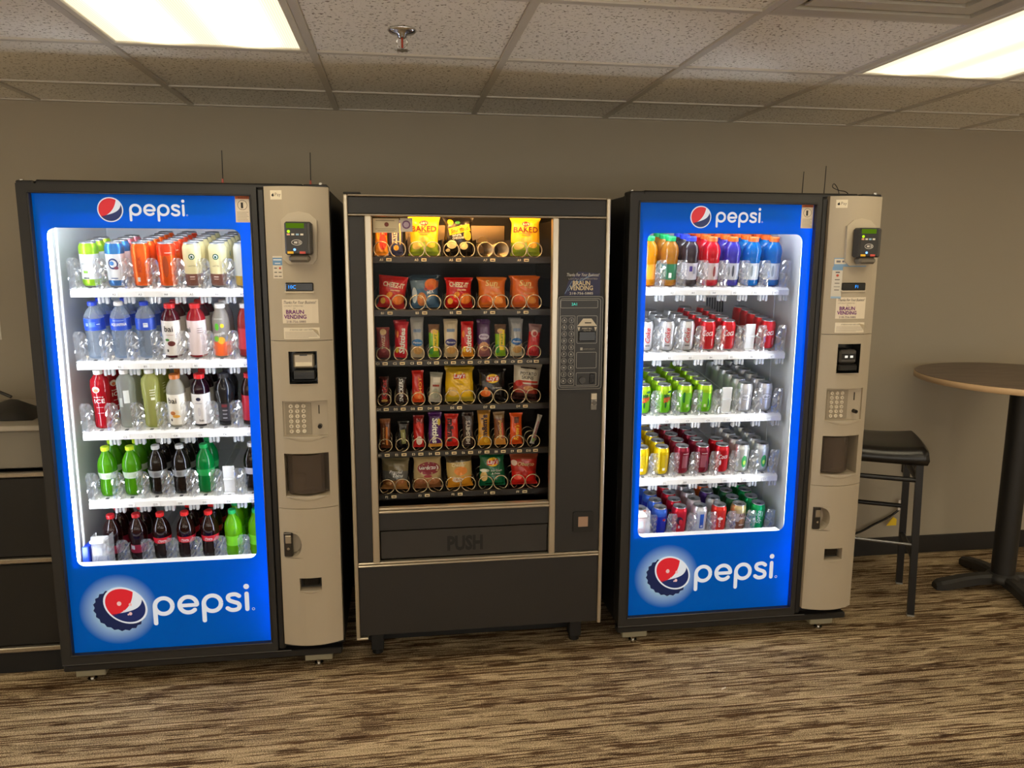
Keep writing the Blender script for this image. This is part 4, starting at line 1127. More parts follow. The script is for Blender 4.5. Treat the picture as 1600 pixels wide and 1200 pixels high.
PRINT = {
    'lime': [('r', -0.012, 0.03, 0.008, 0.036, (70, 80, 70)), ('r', -0.010, 0.05, 0.006, 0.060, (120, 170, 50)), ('t', 'ENERGY', -0.002, 0.085, 0.024, 0.007, (90, 100, 90), 0, 0, False), ('e', -0.002, 0.112, 0.007, 0.007, (90, 110, 90)), ('e', -0.002, 0.112, 0.0055, 0.0055, (226, 228, 226), 0.0009)],
    'bluewhite': [('e', 0, 0.085, 0.018, 0.020, (40, 60, 110)), ('e', 0, 0.085, 0.013, 0.014, (226, 230, 232), 0.0009), ('e', -0.004, 0.087, 0.008, 0.008, (60, 130, 200), 0.0012), ('e', 0.010, 0.070, 0.008, 0.006, (120, 60, 80), 0.0014), ('r', -0.012, 0.030, 0.012, 0.034, (90, 110, 150))],
    'orange': [('r', -0.006, 0.020, 0.004, 0.036, (230, 226, 220)), ('t', 'KICK', 0.006, 0.085, 0.060, 0.014, (200, 60, 10), 0.02, 0, True)],
    'orange2': [('e', -0.004, 0.075, 0.010, 0.040, (186, 70, 20)), ('r', -0.004, 0.124, 0.02, 0.127, (240, 200, 180))],
    'coffee': [('e', 0.004, 0.112, 0.011, 0.011, (20, 90, 60)), ('e', 0.004, 0.112, 0.0075, 0.0075, (232, 234, 226), 0.0009), ('e', 0.004, 0.111, 0.004, 0.005, (20, 90, 60), 0.0012), ('t', 'LATTE', 0.002, 0.078, 0.026, 0.006, (110, 90, 60), 0, 0, False), ('r', -0.008, 0.036, 0.010, 0.040, (220, 200, 180)), ('r', -0.008, 0.028, 0.010, 0.031, (200, 170, 150))],
    'silver': [('t', 'Coke', -0.002, 0.066, 0.062, 0.022, (190, 20, 34), 0.01, 0.35, True), ('r', -0.010, 0.02, 0.010, 0.026, (120, 120, 124))],
    'red': [('t', 'Coca', -0.004, 0.074, 0.044, 0.026, W_, 0.01, 0.4, False, 0.12), ('r', 0.016, 0.020, 0.019, 0.050, (236, 200, 204))],
    'green': [('t', 'Mtn', -0.004, 0.080, 0.026, 0.018, (10, 70, 40), 0.03, 0.3, False, 0.2), ('t', 'DEW', 0.002, 0.064, 0.038, 0.020, (205, 30, 40), 0.04, 0.3, False, 0.2), ('e', -0.006, 0.040, 0.004, 0.014, (10, 80, 40)), ('e', 0.012, 0.096, 0.012, 0.005, (10, 90, 50))],
    'green2': [('r', -0.012, 0.024, 0.012, 0.090, (120, 196, 40)), ('e', -0.016, 0.07, 0.007, 0.024, (10, 110, 50)), ('e', 0.014, 0.045, 0.006, 0.02, (10, 110, 50)), ('r', -0.004, 0.028, 0.006, 0.04, (210, 226, 190))],
    'plain': [('e', -0.002, 0.066, 0.024, 0.014, (50, 50, 60)), ('e', -0.002, 0.066, 0.0225, 0.0125, (212, 214, 220), 0.0009), ('t', 'ler', -0.001, 0.066, 0.024, 0.014, (60, 60, 72), 0.01, 0.25, False)],
    'yellow': [('r', -0.012, 0.034, 0.012, 0.092, (176, 150, 10)), ('r', -0.008, 0.022, 0.004, 0.034, (220, 214, 190))],
    'maroon': [('r', -0.014, 0.030, 0.010, 0.086, (150, 80, 96)), ('e', 0.014, 0.04, 0.005, 0.022, (90, 14, 30)), ('r', -0.012, 0.092, 0.014, 0.095, (210, 180, 186))],
    'darkred': [('t', 'Coca', 0.0, 0.076, 0.040, 0.020, (236, 226, 226), 0.01, 0.4, False, 0.15), ('e', -0.010, 0.048, 0.004, 0.012, (236, 226, 226))],
    'ginger': [('e', 0.0, 0.050, 0.012, 0.028, (40, 150, 70)), ('e', 0.0, 0.045, 0.006, 0.010, (170, 210, 60), 0.0009)],
    'blue': [('r', -0.010, 0.024, 0.010, 0.088, (30, 40, 160)), ('e', 0.006, 0.07, 0.009, 0.009, (225, 225, 235)), ('e', 0.006, 0.0725, 0.008, 0.005, (200, 30, 44), 0.0009)],
    'wildred': [('e', 0.0, 0.066, 0.016, 0.018, (60, 20, 50)), ('e', 0.006, 0.060, 0.008, 0.012, (210, 30, 50), 0.0009), ('r', -0.004, 0.030, 0.004, 0.042, (230, 200, 205))],
    'dietblue': [('r', -0.010, 0.026, 0.008, 0.092, (40, 90, 190)), ('e', -0.002, 0.07, 0.008, 0.008, (225, 228, 235)), ('r', -0.006, 0.030, 0.004, 0.04, (210, 214, 224))],
    'redorange': [('e', 0.004, 0.066, 0.012, 0.006, (240, 220, 214)), ('t', 'crush', 0.0, 0.052, 0.05, 0.012, (240, 226, 220), 0.01, 0.2, True)],
    'rootbeer': [('t', 'A&W', 0.0, 0.078, 0.034, 0.018, (110, 60, 40), 0.03, 0, False), ('e', 0.0, 0.048, 0.016, 0.012, (150, 100, 60)), ('r', -0.014, 0.030, 0.014, 0.034, (220, 206, 190))],
    'lemongreen': [('t', 'Sprite', 0.002, 0.066, 0.062, 0.020, (224, 240, 230), 0.01, 0.2, True), ('e', -0.014, 0.05, 0.004, 0.016, (200, 230, 210)), ('e', 0.016, 0.08, 0.003, 0.014, (200, 230, 210))],
    'water_w': [('t', 'AQUAFINA', 0.0, 0.130, 0.058, 0.011, W_, 0.01, 0, False), ('r', -0.02, 0.144, 0.02, 0.146, (150, 180, 230))],
    'water_b': [('r', -0.010, 0.122, 0.010, 0.140, (80, 120, 214)), ('r', -0.024, 0.132, -0.014, 0.135, (200, 215, 240)), ('r', -0.024, 0.126, -0.014, 0.129, (200, 215, 240)), ('r', 0.014, 0.130, 0.026, 0.133, (200, 215, 240))],
    'water_c': [('r', -0.004, 0.120, 0.012, 0.136, (226, 232, 244)), ('r', -0.002, 0.124, 0.010, 0.126, (120, 140, 190)), ('r', -0.002, 0.130, 0.010, 0.132, (120, 140, 190))],
    'bai_dark': [('t', 'bai', -0.002, 0.112, 0.032, 0.022, K_, 0.012, 0, False), ('e', -0.010, 0.070, 0.008, 0.005, (60, 140, 60)), ('e', 0.004, 0.056, 0.014, 0.010, (110, 50, 46)), ('r', -0.014, 0.088, 0.014, 0.090, (180, 140, 140)), ('r', -0.014, 0.024, -0.008, 0.034, (60, 50, 50))],
    'bai_red': [('t', 'bai', -0.030, 0.108, 0.03, 0.020, K_, 0.012, 0, False), ('r', 0.010, 0.112, 0.03, 0.114, (120, 100, 100)), ('r', 0.010, 0.104, 0.03, 0.106, (120, 100, 100)), ('r', 0.010, 0.096, 0.028, 0.098, (120, 100, 100))],
    'bai_coco': [('t', 'bai', -0.002, 0.106, 0.032, 0.022, K_, 0.012, 0, False), ('e', 0.006, 0.060, 0.014, 0.010, (240, 226, 196)), ('e', -0.004, 0.056, 0.010, 0.008, (196, 120, 60), 0.0009), ('e', 0.008, 0.044, 0.014, 0.006, (226, 170, 70), 0.001), ('r', -0.014, 0.024, -0.008, 0.034, (70, 60, 50))],
    'bai_blue': [('e', 0.0, 0.110, 0.009, 0.007, (40, 40, 70)), ('r', -0.012, 0.092, 0.012, 0.094, (150, 150, 170)), ('t', 'bai', 0.006, 0.026, 0.016, 0.010, K_, 0.01, 0, False), ('e', 0.0, 0.06, 0.006, 0.018, (206, 204, 206))],
    'fruit': [('t', 'snapple', 0.0, 0.090, 0.044, 0.013, W_, 0.012, 0.1, False, 0.18), ('e', -0.006, 0.118, 0.008, 0.014, (90, 190, 40)), ('e', 0.014, 0.122, 0.007, 0.008, (244, 206, 30)), ('e', 0.008, 0.066, 0.014, 0.014, (240, 170, 40), 0.0004), ('e', -0.010, 0.072, 0.010, 0.010, (120, 200, 50), 0.0006), ('t', 'ALL NATURAL', 0, 0.148, 0.034, 0.005, W_, 0, 0, False)],
    'ice_red': [('t', 'ICE', 0.002, 0.110, 0.036, 0.016, W_, 0.0, 0, False), ('t', 'sparkling', 0.0, 0.126, 0.034, 0.005, W_, 0, 0, False), ('e', -0.006, 0.155, 0.014, 0.012, (230, 214, 206)), ('e', -0.006, 0.152, 0.008, 0.007, (210, 110, 60), 0.0009), ('r', -0.012, 0.085, 0.012, 0.0865, (230, 190, 194)), ('r', -0.010, 0.062, 0.012, 0.0635, (230, 190, 194))],
    'ice_clear': [('r', 0.006, 0.10 , 0.026, 0.150, (214, 218, 214)), ('r', -0.012, 0.085, 0.0, 0.120, (180, 186, 180))],
    'ice_lemon': [('r', 0.006, 0.128, 0.024, 0.131, (240, 242, 220)), ('r', 0.006, 0.138, 0.024, 0.141, (240, 242, 220)), ('r', 0.006, 0.148, 0.024, 0.151, (240, 242, 220)), ('r', 0.008, 0.110, 0.022, 0.12, (240, 242, 220))],
    'black': [('r', -0.006, 0.03, 0.010, 0.034, (170, 168, 168)), ('r', -0.006, 0.045, 0.010, 0.049, (150, 148, 148)), ('r', -0.006, 0.06, 0.012, 0.064, (150, 148, 148)), ('r', -0.008, 0.075, 0.012, 0.086, (120, 40, 44))],
    'diet': [('r', -0.008, 0.078, 0.012, 0.094, (120, 122, 126))],
    'dew': [('r', -0.010, 0.078, 0.014, 0.092, (180, 200, 170))],
    'coke': [('r', -0.010, 0.086, 0.012, 0.089, (240, 190, 196)), ('t', 'Coca', 0.0, 0.086, 0.03, 0.012, W_, 0, 0.4, False)],
    'cherry': [('r', -0.024, 0.05, -0.006, 0.07, (190, 196, 206))],
    'apple': [('r', -0.004, 0.034, 0.008, 0.054, (220, 224, 216))],
    'grape': [('r', -0.008, 0.060, 0.004, 0.082, (70, 50, 150)), ('r', 0.008, 0.05, 0.02, 0.08, (150, 150, 170))],
    'spred': [('e', 0.0, 0.06, 0.006, 0.022, (150, 60, 60)), ('e', 0.016, 0.06, 0.006, 0.02, (236, 230, 230))],
    'sppurple': [('e', 0.004, 0.062, 0.005, 0.024, (70, 74, 84)), ('e', -0.014, 0.06, 0.005, 0.020, (110, 116, 124))],
    'spblue': [('e', -0.008, 0.062, 0.005, 0.024, (140, 150, 156)), ('e', 0.010, 0.062, 0.005, 0.026, (236, 240, 240))],
}
PRME = {}
def print_mesh(k, shape=None):
    if k not in PRINT: return None
    if k not in PRME: PRME[k] = words((lambda z: prof_r(shape, z) + (0.0006)) if shape else 0.033, PRINT[k])
    return PRME[k]

ORD = ['front', 'second back', 'third back', 'fourth back', 'fifth back', 'sixth back', 'seventh back']
PLACE = ['drink machine beside black cabinet', 'drink machine beside bar stool']
def put_drink(mi, row, colm, depth_i, key, mark=None, dx=0.0):
    base = Vector(DM[mi].location)
    pitch = 0.0690 if key in CANS else 0.0735
    rr = 0.034 if key in CANS else 0.037
    dd = 0.016 + rr + depth_i * pitch
    loc = (base.x + COLX[colm] + dx + random.uniform(-0.002, 0.002), base.y + TRAY_Y0 + dd * math.cos(TILT) - 0.0015 * math.sin(TILT), TRAY_Z[row] + dd * math.sin(TILT) + 0.0022)
    tagn = 'ABCDE'[row] + str(colm + 1)
    isc = key in CANS
    desc = CANS[key][2] if isc else BOT[key][5]
    lb = '%s, %s in column %s, %s' % (desc, ORD[depth_i], tagn, PLACE[mi])
    while len(lb.split()) > 16:
        lb = lb.replace(' with ', ' , ', 1) if False else lb
        d = desc.split(' and ')[0] if ' and ' in desc else desc.split(' with ')[0]
        if d == desc: break
        desc = d; lb = '%s, %s in column %s, %s' % (desc, ORD[depth_i], tagn, PLACE[mi])
    grp = '%ss in row %s of the %s' % ('can' if isc else 'bottle', 'ABCDE'[row], PLACE[mi])
    o = thing('drink_can' if isc else 'drink_bottle', lb, 'can' if isc else 'bottle', loc, random.uniform(-0.25, 0.25) if depth_i == 0 else random.uniform(-3, 3), grp)
    o.rotation_mode = 'ZYX'; o.rotation_euler[0] = TILT
    if isc:
        h, zones, _ = CANS[key]
        b = obj('body', can_mesh(key, h, zones), o); obj('lid', LIDS[h], o)
        pm = print_mesh(mark or key)
        if pm and depth_i < 2: obj('print', pm, b)
    else:
        bm_, cp, lm = bottle_parts(key)
        b = obj('body', bm_, o); obj('cap', cp, o)
        l = obj('label', lm, o) if lm else None
        pm = print_mesh(mark or key, BOT[key][0])
        if pm and depth_i < 2: obj('print', pm, l or b)
    return o

LEFT = [
    [['lime'] * 3, ['bluewhite'] * 2 + ['pinkwhite'] * 2, ['orange'] * 6, ['orange2'] * 6, ['coffee'] * 6, ['coffee'] * 6, ['coffee2'] * 4],
    [['water_b'] * 3, ['water_w', 'water_b', 'water_b'], ['water_b', 'water_w', 'water_b'], ['bai_dark'] * 3, ['bai_red', 'bai_dark', 'bai_dark'], ['fruit'] * 2, ['fruit2'] * 2],
    [['ice_red'] * 3, ['ice_clear', 'ice_clear', 'ice_lemon'], ['ice_lemon'] * 3, ['bai_coco', 'bai_coco', 'bai_dark'], ['bai_blue'] * 3, ['black'] * 2, ['redlabel']],
    [['dew'] * 4, ['dew'] * 4, ['diet'] * 4, ['diet'] * 4, ['sprite'] * 2, [], ['colawhite']],
    [['cherry'] * 3, ['cherry'] * 3, ['coke'], ['coke'] * 4, ['coke'] * 5, ['limesoda'] * 4, ['limesoda'] * 3],
]
RIGHT = [
    [['juice'] * 3, ['apple'] * 3, ['grape'] * 3, ['spred'] * 4, ['sppurple'] * 4, ['spblue'] * 4, ['spblue'] * 4],
    [['silver'] * 4, ['silver'] * 4, ['silver'] * 4, ['red'] * 5, ['red'] * 5, [], ['red'] * 5],
    [['green'] * 4, ['green'] * 5, ['green'] * 5, ['green'] * 6, [], ['plain'] * 6, ['plain'] * 6],
    [['yellow'] * 4, ['yellow'] * 5, ['maroon'] * 5, ['maroon'] * 5, ['darkred'] * 2, ['ginger'] * 4, ['ginger'] * 4],
    [['orangecan'], ['blue'] * 4, ['wildred'] * 4, ['dietblue'] * 4, ['redorange', 'ginger', 'purple', 'orangecan'], ['rootbeer', 'gingerdark', 'gingerdark', 'gingerdark'], ['lemongreen'] * 4],
]
MARK = {(0, 1, 2, 0): 'water_c', (1, 2, 2, 0): 'green2', (1, 2, 3, 0): 'green2'}
for mi, plan in enumerate((LEFT, RIGHT)):
    for row in range(5):
        for cm in range(7):
            for di, key in enumerate(plan[row][cm]):
                put_drink(mi, row, cm, di, key, MARK.get((mi, row, cm, di)))
# white spring pushers left at the front of the empty columns
for mi, row, cm in ((0, 3, 5), (1, 1, 5), (1, 2, 4)):
    tray = [c for c in DM[mi].children if c.name.startswith('tray')][row]
    x, y, z = COLX[cm], 0.0, 0.0
    MB(mat((226, 230, 232), 0.4)).box((x - 0.022, y + 0.022, z + 0.002), (x + 0.022, y + 0.028, z + 0.112), 0.002).box((x - 0.022, y + 0.016, z + 0.055), (x + 0.022, y + 0.023, z + 0.062), 0.001).box((x - 0.022, y + 0.006, z + 0.001), (x + 0.022, y + 0.05, z + 0.006), 0.001).build('pusher', tray)

# ================================================================ snack vending machine
SX, SY, SW, SD = -0.1788, 2.824, 0.9657, 0.77
SNK = thing('snack_vending_machine', 'black snack vending machine with silver trim between the two drink machines', 'vending machine', (SX, SY, 0))
TRIM = mat((200, 190, 172), 0.3, metal=0.75)
SBLK = mat((36, 34, 33), 0.42, bump=0.3, bscale=700)
SINT = mat((20, 18, 17), 0.5)
Z0, Z1 = 0.135, 1.803
x_l0, x_l1, x_r0, x_r1 = 0.071, 0.096, 0.749, 0.773        # window trims
wz0, wz1 = 0.645, 1.728
b = MB(SBLK)
b.box((0, 0.03, Z0), (0.02, SD, Z1 - 0.01), 0.003).box((SW - 0.02, 0.03, Z0), (SW, SD, Z1 - 0.01), 0.003).box((0.02, SD - 0.02, Z0), (SW - 0.02, SD, Z1 - 0.01)).box((0.02, 0.03, Z1 - 0.03), (SW - 0.02, SD - 0.02, Z1 - 0.01)).box((0.02, 0.03, Z0), (SW - 0.02, SD - 0.02, Z0 + 0.03))
b.build('cabinet', SNK)
p = MB(SINT)
p.box((0.06, 0.05, 0.47), (0.064, 0.64, 1.768)).box((0.80, 0.05, 0.47), (0.804, 0.64, 1.768)).box((0.06, 0.64, 0.47), (0.804, 0.645, 1.768)).box((0.06, 0.032, 1.768), (0.804, 0.64, 1.772)).box((0.06, 0.05, 0.465), (0.804, 0.64, 0.47))
p.build('interior', SNK)
p = MB(mat((120, 104, 80), 0.25, metal=0.7))
p.box((0.22, 0.632, 1.60), (0.66, 0.638, 1.725), 0.002).box((0.796, 0.05, 1.50), (0.799, 0.62, 1.73))
p.build('back_plate', SNK)
# front panels
fp = 0.008
def panel(name, x0, z0, x1, z1, m=SBLK, y0=fp, y1=0.03, c=0.002, label=None):
    return MB(m).box((x0, y0, z0), (x1, y1, z1), c).build(name, SNK, label=label)
panel('header_panel', 0.014, 1.737, SW - 0.014, 1.796)
panel('side_panel', 0.014, 0.44, x_l0, 1.728)
panel('payment_panel', x_r1, 0.44, SW - 0.014, 1.728)
panel('lower_panel', 0.014, 0.14, SW - 0.014, 0.422)
panel('hatch_panel', x_l1, 0.560, x_r0, 0.632, y0=0.012, y1=0.04)
psh = panel('delivery_door', x_l1 + 0.004, 0.446, x_r0 - 0.004, 0.556, m=mat((44, 41, 38), 0.5, bump=0.3, bscale=700), y0=0.016, y1=0.034)
v, f = text2d('PUSH', 0.078, 0.045, width=0.138)
MB(mat((12, 11, 10), 0.6)).sheet(v, f, flat(0.422, 0.496, 0.0154)).build('lettering', psh, label='embossed word PUSH')
# aluminium trims
def trimbar(x0, z0, x1, z1, y0=-0.002):
    MB(TRIM).box((x0, y0, z0), (x1, 0.03, z1), 0.003).build('trim_strip', SNK)
trimbar(0, Z0, 0.014, Z1); trimbar(SW - 0.014, Z0, SW, Z1)
trimbar(0.014, 1.797, SW - 0.014, Z1); trimbar(0.014, 1.729, SW - 0.014, 1.736)
trimbar(x_l0, 0.44, x_l1, 1.729); trimbar(x_r0, 0.44, x_r1, 1.729)
trimbar(x_l1, 0.633, x_r0, 0.642, -0.006); trimbar(x_l1, 0.643, x_r0, 0.652, 0.0)
trimbar(0.014, 0.423, SW - 0.014, 0.430, -0.006); trimbar(0.014, 0.431, SW - 0.014, 0.439, 0.0)
MB(SBLK).box((0, 0.0, Z1), (0.06, 0.10, Z1 + 0.008), 0.003).build('hinge_cap', SNK)
MB(TRIM).box((0.0, 0.0, Z0 - 0.008), (0.045, 0.03, Z0), 0.002).build('hinge_plate', SNK)
MB(clear(haze=0.0, gloss=0.005, rough=0.0)).box((x_l1 - 0.004, 0.018, wz0), (x_r0 + 0.004, 0.022, wz1)).build('glass_pane', SNK)
for fx in (0.05, SW - 0.10):
    for fy in (0.12, 0.66):
        MB(mat((24, 24, 24), 0.5)).box((fx, fy, 0.02), (fx + 0.05, fy + 0.05, Z0), 0.003).cyl((fx + 0.025, fy + 0.025, 0), (fx + 0.025, fy + 0.025, 0.02), 0.022).build('leg', SNK)
MB(mat((16, 16, 16), 0.6)).box((0.03, 0.22, 0.012), (SW - 0.03, 0.235, Z0), 0.002).build('shade_sheet', SNK)  # black sheet standing in for the deep shade under the machine
MB(emis((255, 190, 110), SNACK_LIGHT)).cyl((0.12, 0.068, 1.757), (0.73, 0.068, 1.757), 0.006, n=8).build('light_tube', SNK)
MB(mat((190, 170, 130), 0.3, metal=0.6)).box((0.11, 0.034, 1.739), (0.74, 0.040, 1.766), 0.001).build('lamp_shield', SNK)

# shelves: z of each tray, and the products in it
SHZ = (1.582, 1.384, 1.193, 1.016, 0.836, 0.668)
CX0, CW = 0.092, 0.1294
SHELF_Y = 0.135
def coil_mesh(r, turns, pitch, hand, n=22):
    """vending spiral: flat rings joined by a short step at the bottom of each turn"""
    pts = []
    for i in range(int(turns * n) + 1):
        q, fr_ = divmod(i, n); fr_ /= n
        a = 2 * PI * i / n * hand - PI / 2
        y = q * pitch
        if fr_ > 0.92: y += pitch * 0.5 * (fr_ - 0.92) / 0.08
        elif fr_ < 0.08 and q: y -= pitch * 0.5 * (0.08 - fr_) / 0.08
        pts.append((r * math.cos(a), y, r * math.sin(a)))
    return MB(mat((226, 208, 172), 0.22, metal=0.7)).tube(pts, 0.0019, 5).mesh('coil')
COIL = {(k, h): coil_mesh(k, 3, 0.075, h) for k in (0.0285, 0.0255) for h in (1, -1)}
COIL_TIGHT = {h: coil_mesh(0.0285, 22, 0.014, h) for h in (1, -1)}
TAGM = MB(mat((232, 214, 170), 0.6)).box((-0.0095, -0.002, -0.0055), (0.0095, 0, 0.0055), 0.0006).use(mat((90, 60, 40), 0.6)).box((-0.006, -0.0024, -0.002), (0.006, -0.002, 0.002)).mesh('price_tag')
SHELF = []
for k, z in enumerate(SHZ):
    s = MB(SINT).box((0.068, SHELF_Y - 0.02, z - 0.006), (0.796, 0.62, z), 0.001)
    s.use(mat((34, 30, 27), 0.4)).box((0.068, SHELF_Y - 0.024, z - 0.018), (0.796, SHELF_Y - 0.02, z + 0.006), 0.001)
    SHELF.append(s.build('shelf', SNK))
def column(row, pos, width, name, tight=False):
    """coil(s), slot name and price tag; pos and width in single slots"""
    s = SHELF[row]; z = SHZ[row]; x = CX0 + pos * CW / 2 + 0.0
    cx = x + width * CW / 4
    lt = MB(mat((236, 222, 190), 0.6)); v, f = text2d(name, 0.0125, 0.012); lt.sheet(v, f, flat(cx - width * 0.010 - 0.012, z - 0.006, SHELF_Y - 0.0248)); lt.build('slot_lettering', s)
    obj('price_tag', TAGM, s, (cx - width * 0.010 + 0.016, SHELF_Y - 0.0243, z - 0.006))
    if width == 2:
        for h in (1, -1):
            obj('coil', COIL_TIGHT[h] if tight else COIL[0.0285, h], s, (cx - h * 0.030, SHELF_Y - 0.012, z + 0.032))
        MB(SINT).box((cx - 0.064, SHELF_Y, z), (cx - 0.063, 0.6, z + 0.07)).build('divider', s)
    else:
        obj('coil', COIL[0.0255, 1], s, (cx, SHELF_Y - 0.012, z + 0.029))
    return cx

def bag_mesh(w, h, t, zones, deco, seed, nx=14, nz=20, foil=0.26):
    """pillow bag with crimped ends; zones = colour bands by height, deco = printed marks that follow the surface"""
    rnd = random.Random(seed)
    ph = [rnd.uniform(0, 6.28) for _ in range(8)]
    def surf(u, vv, side):
        a = max(0.0, 1 - abs(u) ** 2.4); e = min(vv, 1 - vv)
        s = min(1.0, max(0.0, (e - 0.045) / 0.22)); s = math.sqrt(s * (2 - s)) if s > 0 else 0
        wr = 0.16 * math.sin(9 * u + 14 * vv + ph[0]) + 0.13 * math.sin(17 * u - 9 * vv + ph[1]) + 0.12 * math.sin(23 * vv + 6 * u + ph[2])
        d = t / 2 * (a ** 0.6) * s * (1 + wr * (1.35 - s)) 
        cr = 0.0012 * math.sin(26 * u + ph[3]) * (1 - s) if e > 0.03 else 0.0016 * math.sin(20 * u + ph[4]) 
        x = u * w / 2 * (1 - 0.12 * s * (1 - 0.35 * math.sin(5 * vv + ph[5])))
        return (x, (-d if side == 0 else d) + cr + 0.004 * math.sin(3 * vv + ph[6]) * u, vv * h)
    mb = MB()
    grid = {}
    for side in (0, 1):
        vs = [surf(i / nx * 2 - 1, j / nz, side) for j in range(nz + 1) for i in range(nx + 1)]
        for j in range(nz):
            q = (j + 0.5) / nz
            c = next((c for z, c in zones if q <= z), zones[-1][1])
            mb.use(mat(c, foil, coat=0.3))
            o = j * (nx + 1)
            row = vs[o:o + 2 * (nx + 1)]
            fs = [(i, i + 1, nx + 2 + i, nx + 1 + i) for i in range(nx)]
            mb.add(row, fs if side == 0 else [tuple(reversed(f)) for f in fs], True)
    # crimped fins
    body = mb.mesh('body')
    pm = MB()
    def on(cx, cz, lift):
        def fn(a, b_):
            u = (cx + a) / (w / 2 * 0.90); vv = (cz + b_) / h
            u = max(-0.98, min(0.98, u)); x, y, z = surf(u, vv, 0)
            return (x, y - lift, z)
        return fn
    for d in deco:
        if d[0] == 't':
            _, s, cx, cz, wd, hh, c, bold, sh, vert, *tl = d
            v, f = text2d(s, hh / 0.72, bold, sh, width=wd, sub=2, vert=vert)
            if tl: ca, sa = math.cos(tl[0]), math.sin(tl[0]); v = [(a * ca - b_ * sa, a * sa + b_ * ca) for a, b_ in v]
            pm.use(mat(c, 0.4)).sheet(v, f, on(cx, cz, 0.0024))
        elif d[0] == 'e':
            _, cx, cz, rx, rz, c, *lf = d
            v, f = ell2d(rx, rz, 18, rings=3, rot=lf[1] if len(lf) > 1 else 0)
            pm.use(mat(c, 0.4)).sheet(v, f, on(cx, cz, lf[0] if lf else 0.0012))
        elif d[0] == 'r':
            _, cx, cz, rx, rz, c, *lf = d
            v, f = rect2d(-rx, -rz, rx, rz, 6, 4)
            if len(lf) > 1: ca, sa = math.cos(lf[1]), math.sin(lf[1]); v = [(a * ca - b_ * sa, a * sa + b_ * ca) for a, b_ in v]
            pm.use(mat(c, 0.4)).sheet(v, f, on(cx, cz, lf[0] if lf else 0.0016))
    return body, (pm.mesh('print') if pm.f else None)

def snack(row, cx, label, cat, name, w, h, t, zones, deco, seed, tilt=0.0, lean=0.05, n=1, group=None, second=None):
    z = SHZ[row] + 0.0095
    body, pr = bag_mesh(w, h, t, zones, deco, seed)
    for k in range(n):
        lb = label if k == 0 else (second or label)
        o = thing(name, lb, cat, (SX + cx + (0 if k == 0 else 0.004), SY + SHELF_Y + 0.026 + k * 0.075, z), 0, group or 'snacks on shelf %s of the snack machine' % 'ABCDEF'[row])
        o.rotation_euler = (-lean, tilt if k == 0 else -tilt * 0.5, random.uniform(-0.06, 0.06))
        b_ = obj('body', body, o)
        if pr: obj('print', pr, b_)

def zsc(D, k): return [(d[:3] + (d[3] * k,) + d[4:]) if d[0] == 't' else (d[:2] + (d[2] * k,) + d[3:]) for d in D]
YEL, GRN = (238, 196, 40), (150, 180, 40)
cols = [column(0, 2 * i, 2, 'A' + str(2 * i + 1), tight=(i == 3)) for i in range(5)]
BAKED = [('e', 0, 0.138, 0.016, 0.010, (214, 40, 40)), ('t', "Lay's", 0, 0.138, 0.024, 0.009, (250, 240, 200), 0.01, 0.2, False), ('t', 'BAKED', 0.0, 0.114, 0.096, 0.021, (120, 40, 20), 0.02, 0, False), ('r', 0, 0.098, 0.022, 0.002, (190, 140, 60)), ('r', 0, 0.090, 0.016, 0.0015, (190, 140, 60)), ('e', -0.026, 0.045, 0.022, 0.016, (220, 200, 110), 0.0012, 0.4), ('e', 0.024, 0.05, 0.020, 0.014, (230, 190, 60), 0.0016, -0.3), ('e', 0.0, 0.07, 0.018, 0.010, (236, 190, 90), 0.0014)]
snack(0, cols[1], 'yellow and green BAKED chip bag in slot A3', 'snack bag', 'chip_bag', 0.122, 0.146, 0.044, [(0.34, GRN), (1.1, YEL)], zsc(BAKED, 0.87), 1)
snack(0, cols[4], 'yellow and green BAKED chip bag in slot A9', 'snack bag', 'chip_bag', 0.122, 0.146, 0.044, [(0.34, GRN), (1.1, YEL)], zsc(BAKED, 0.87), 5)
snack(0, cols[2], 'black popcorn bag with a tilted yellow banner in slot A5', 'snack bag', 'popcorn_bag', 0.118, 0.144, 0.05, [(1.1, (26, 24, 26))], zsc([('r', 0.004, 0.108, 0.043, 0.013, (246, 200, 20), 0.0016, 0.22), ('t', 'Smartfood', 0.004, 0.108, 0.074, 0.016, (30, 26, 20), 0.005, 0.3, False, 0.22), ('e', -0.032, 0.138, 0.011, 0.011, (246, 200, 20)), ('e', -0.004, 0.136, 0.010, 0.006, (50, 120, 60)), ('t', 'WHITE', -0.008, 0.083, 0.036, 0.008, W_, 0.01, 0, False, 0.1), ('t', 'CHEDDAR', -0.002, 0.073, 0.044, 0.008, W_, 0.01, 0, False, 0.1), ('e', 0.034, 0.085, 0.015, 0.020, (236, 180, 50)), ('e', -0.026, 0.046, 0.018, 0.016, (232, 214, 160)), ('e', 0.018, 0.04, 0.016, 0.014, (226, 206, 150)), ('e', -0.040, 0.022, 0.008, 0.006, (226, 206, 150))], 0.9), 3)
snack(0, cols[0] - 0.031, 'orange and red snack packet in slot A1', 'snack bag', 'snack_packet', 0.052, 0.135, 0.022, [(0.8, (240, 160, 40)), (1.1, (232, 130, 50))], [('e', 0.006, 0.05, 0.014, 0.030, (220, 60, 30)), ('r', 0.010, 0.098, 0.014, 0.024, (222, 50, 36)), ('t', 'Peanut', 0.008, 0.098, 0.04, 0.010, (250, 220, 150), 0.01, 0, True)], 8)
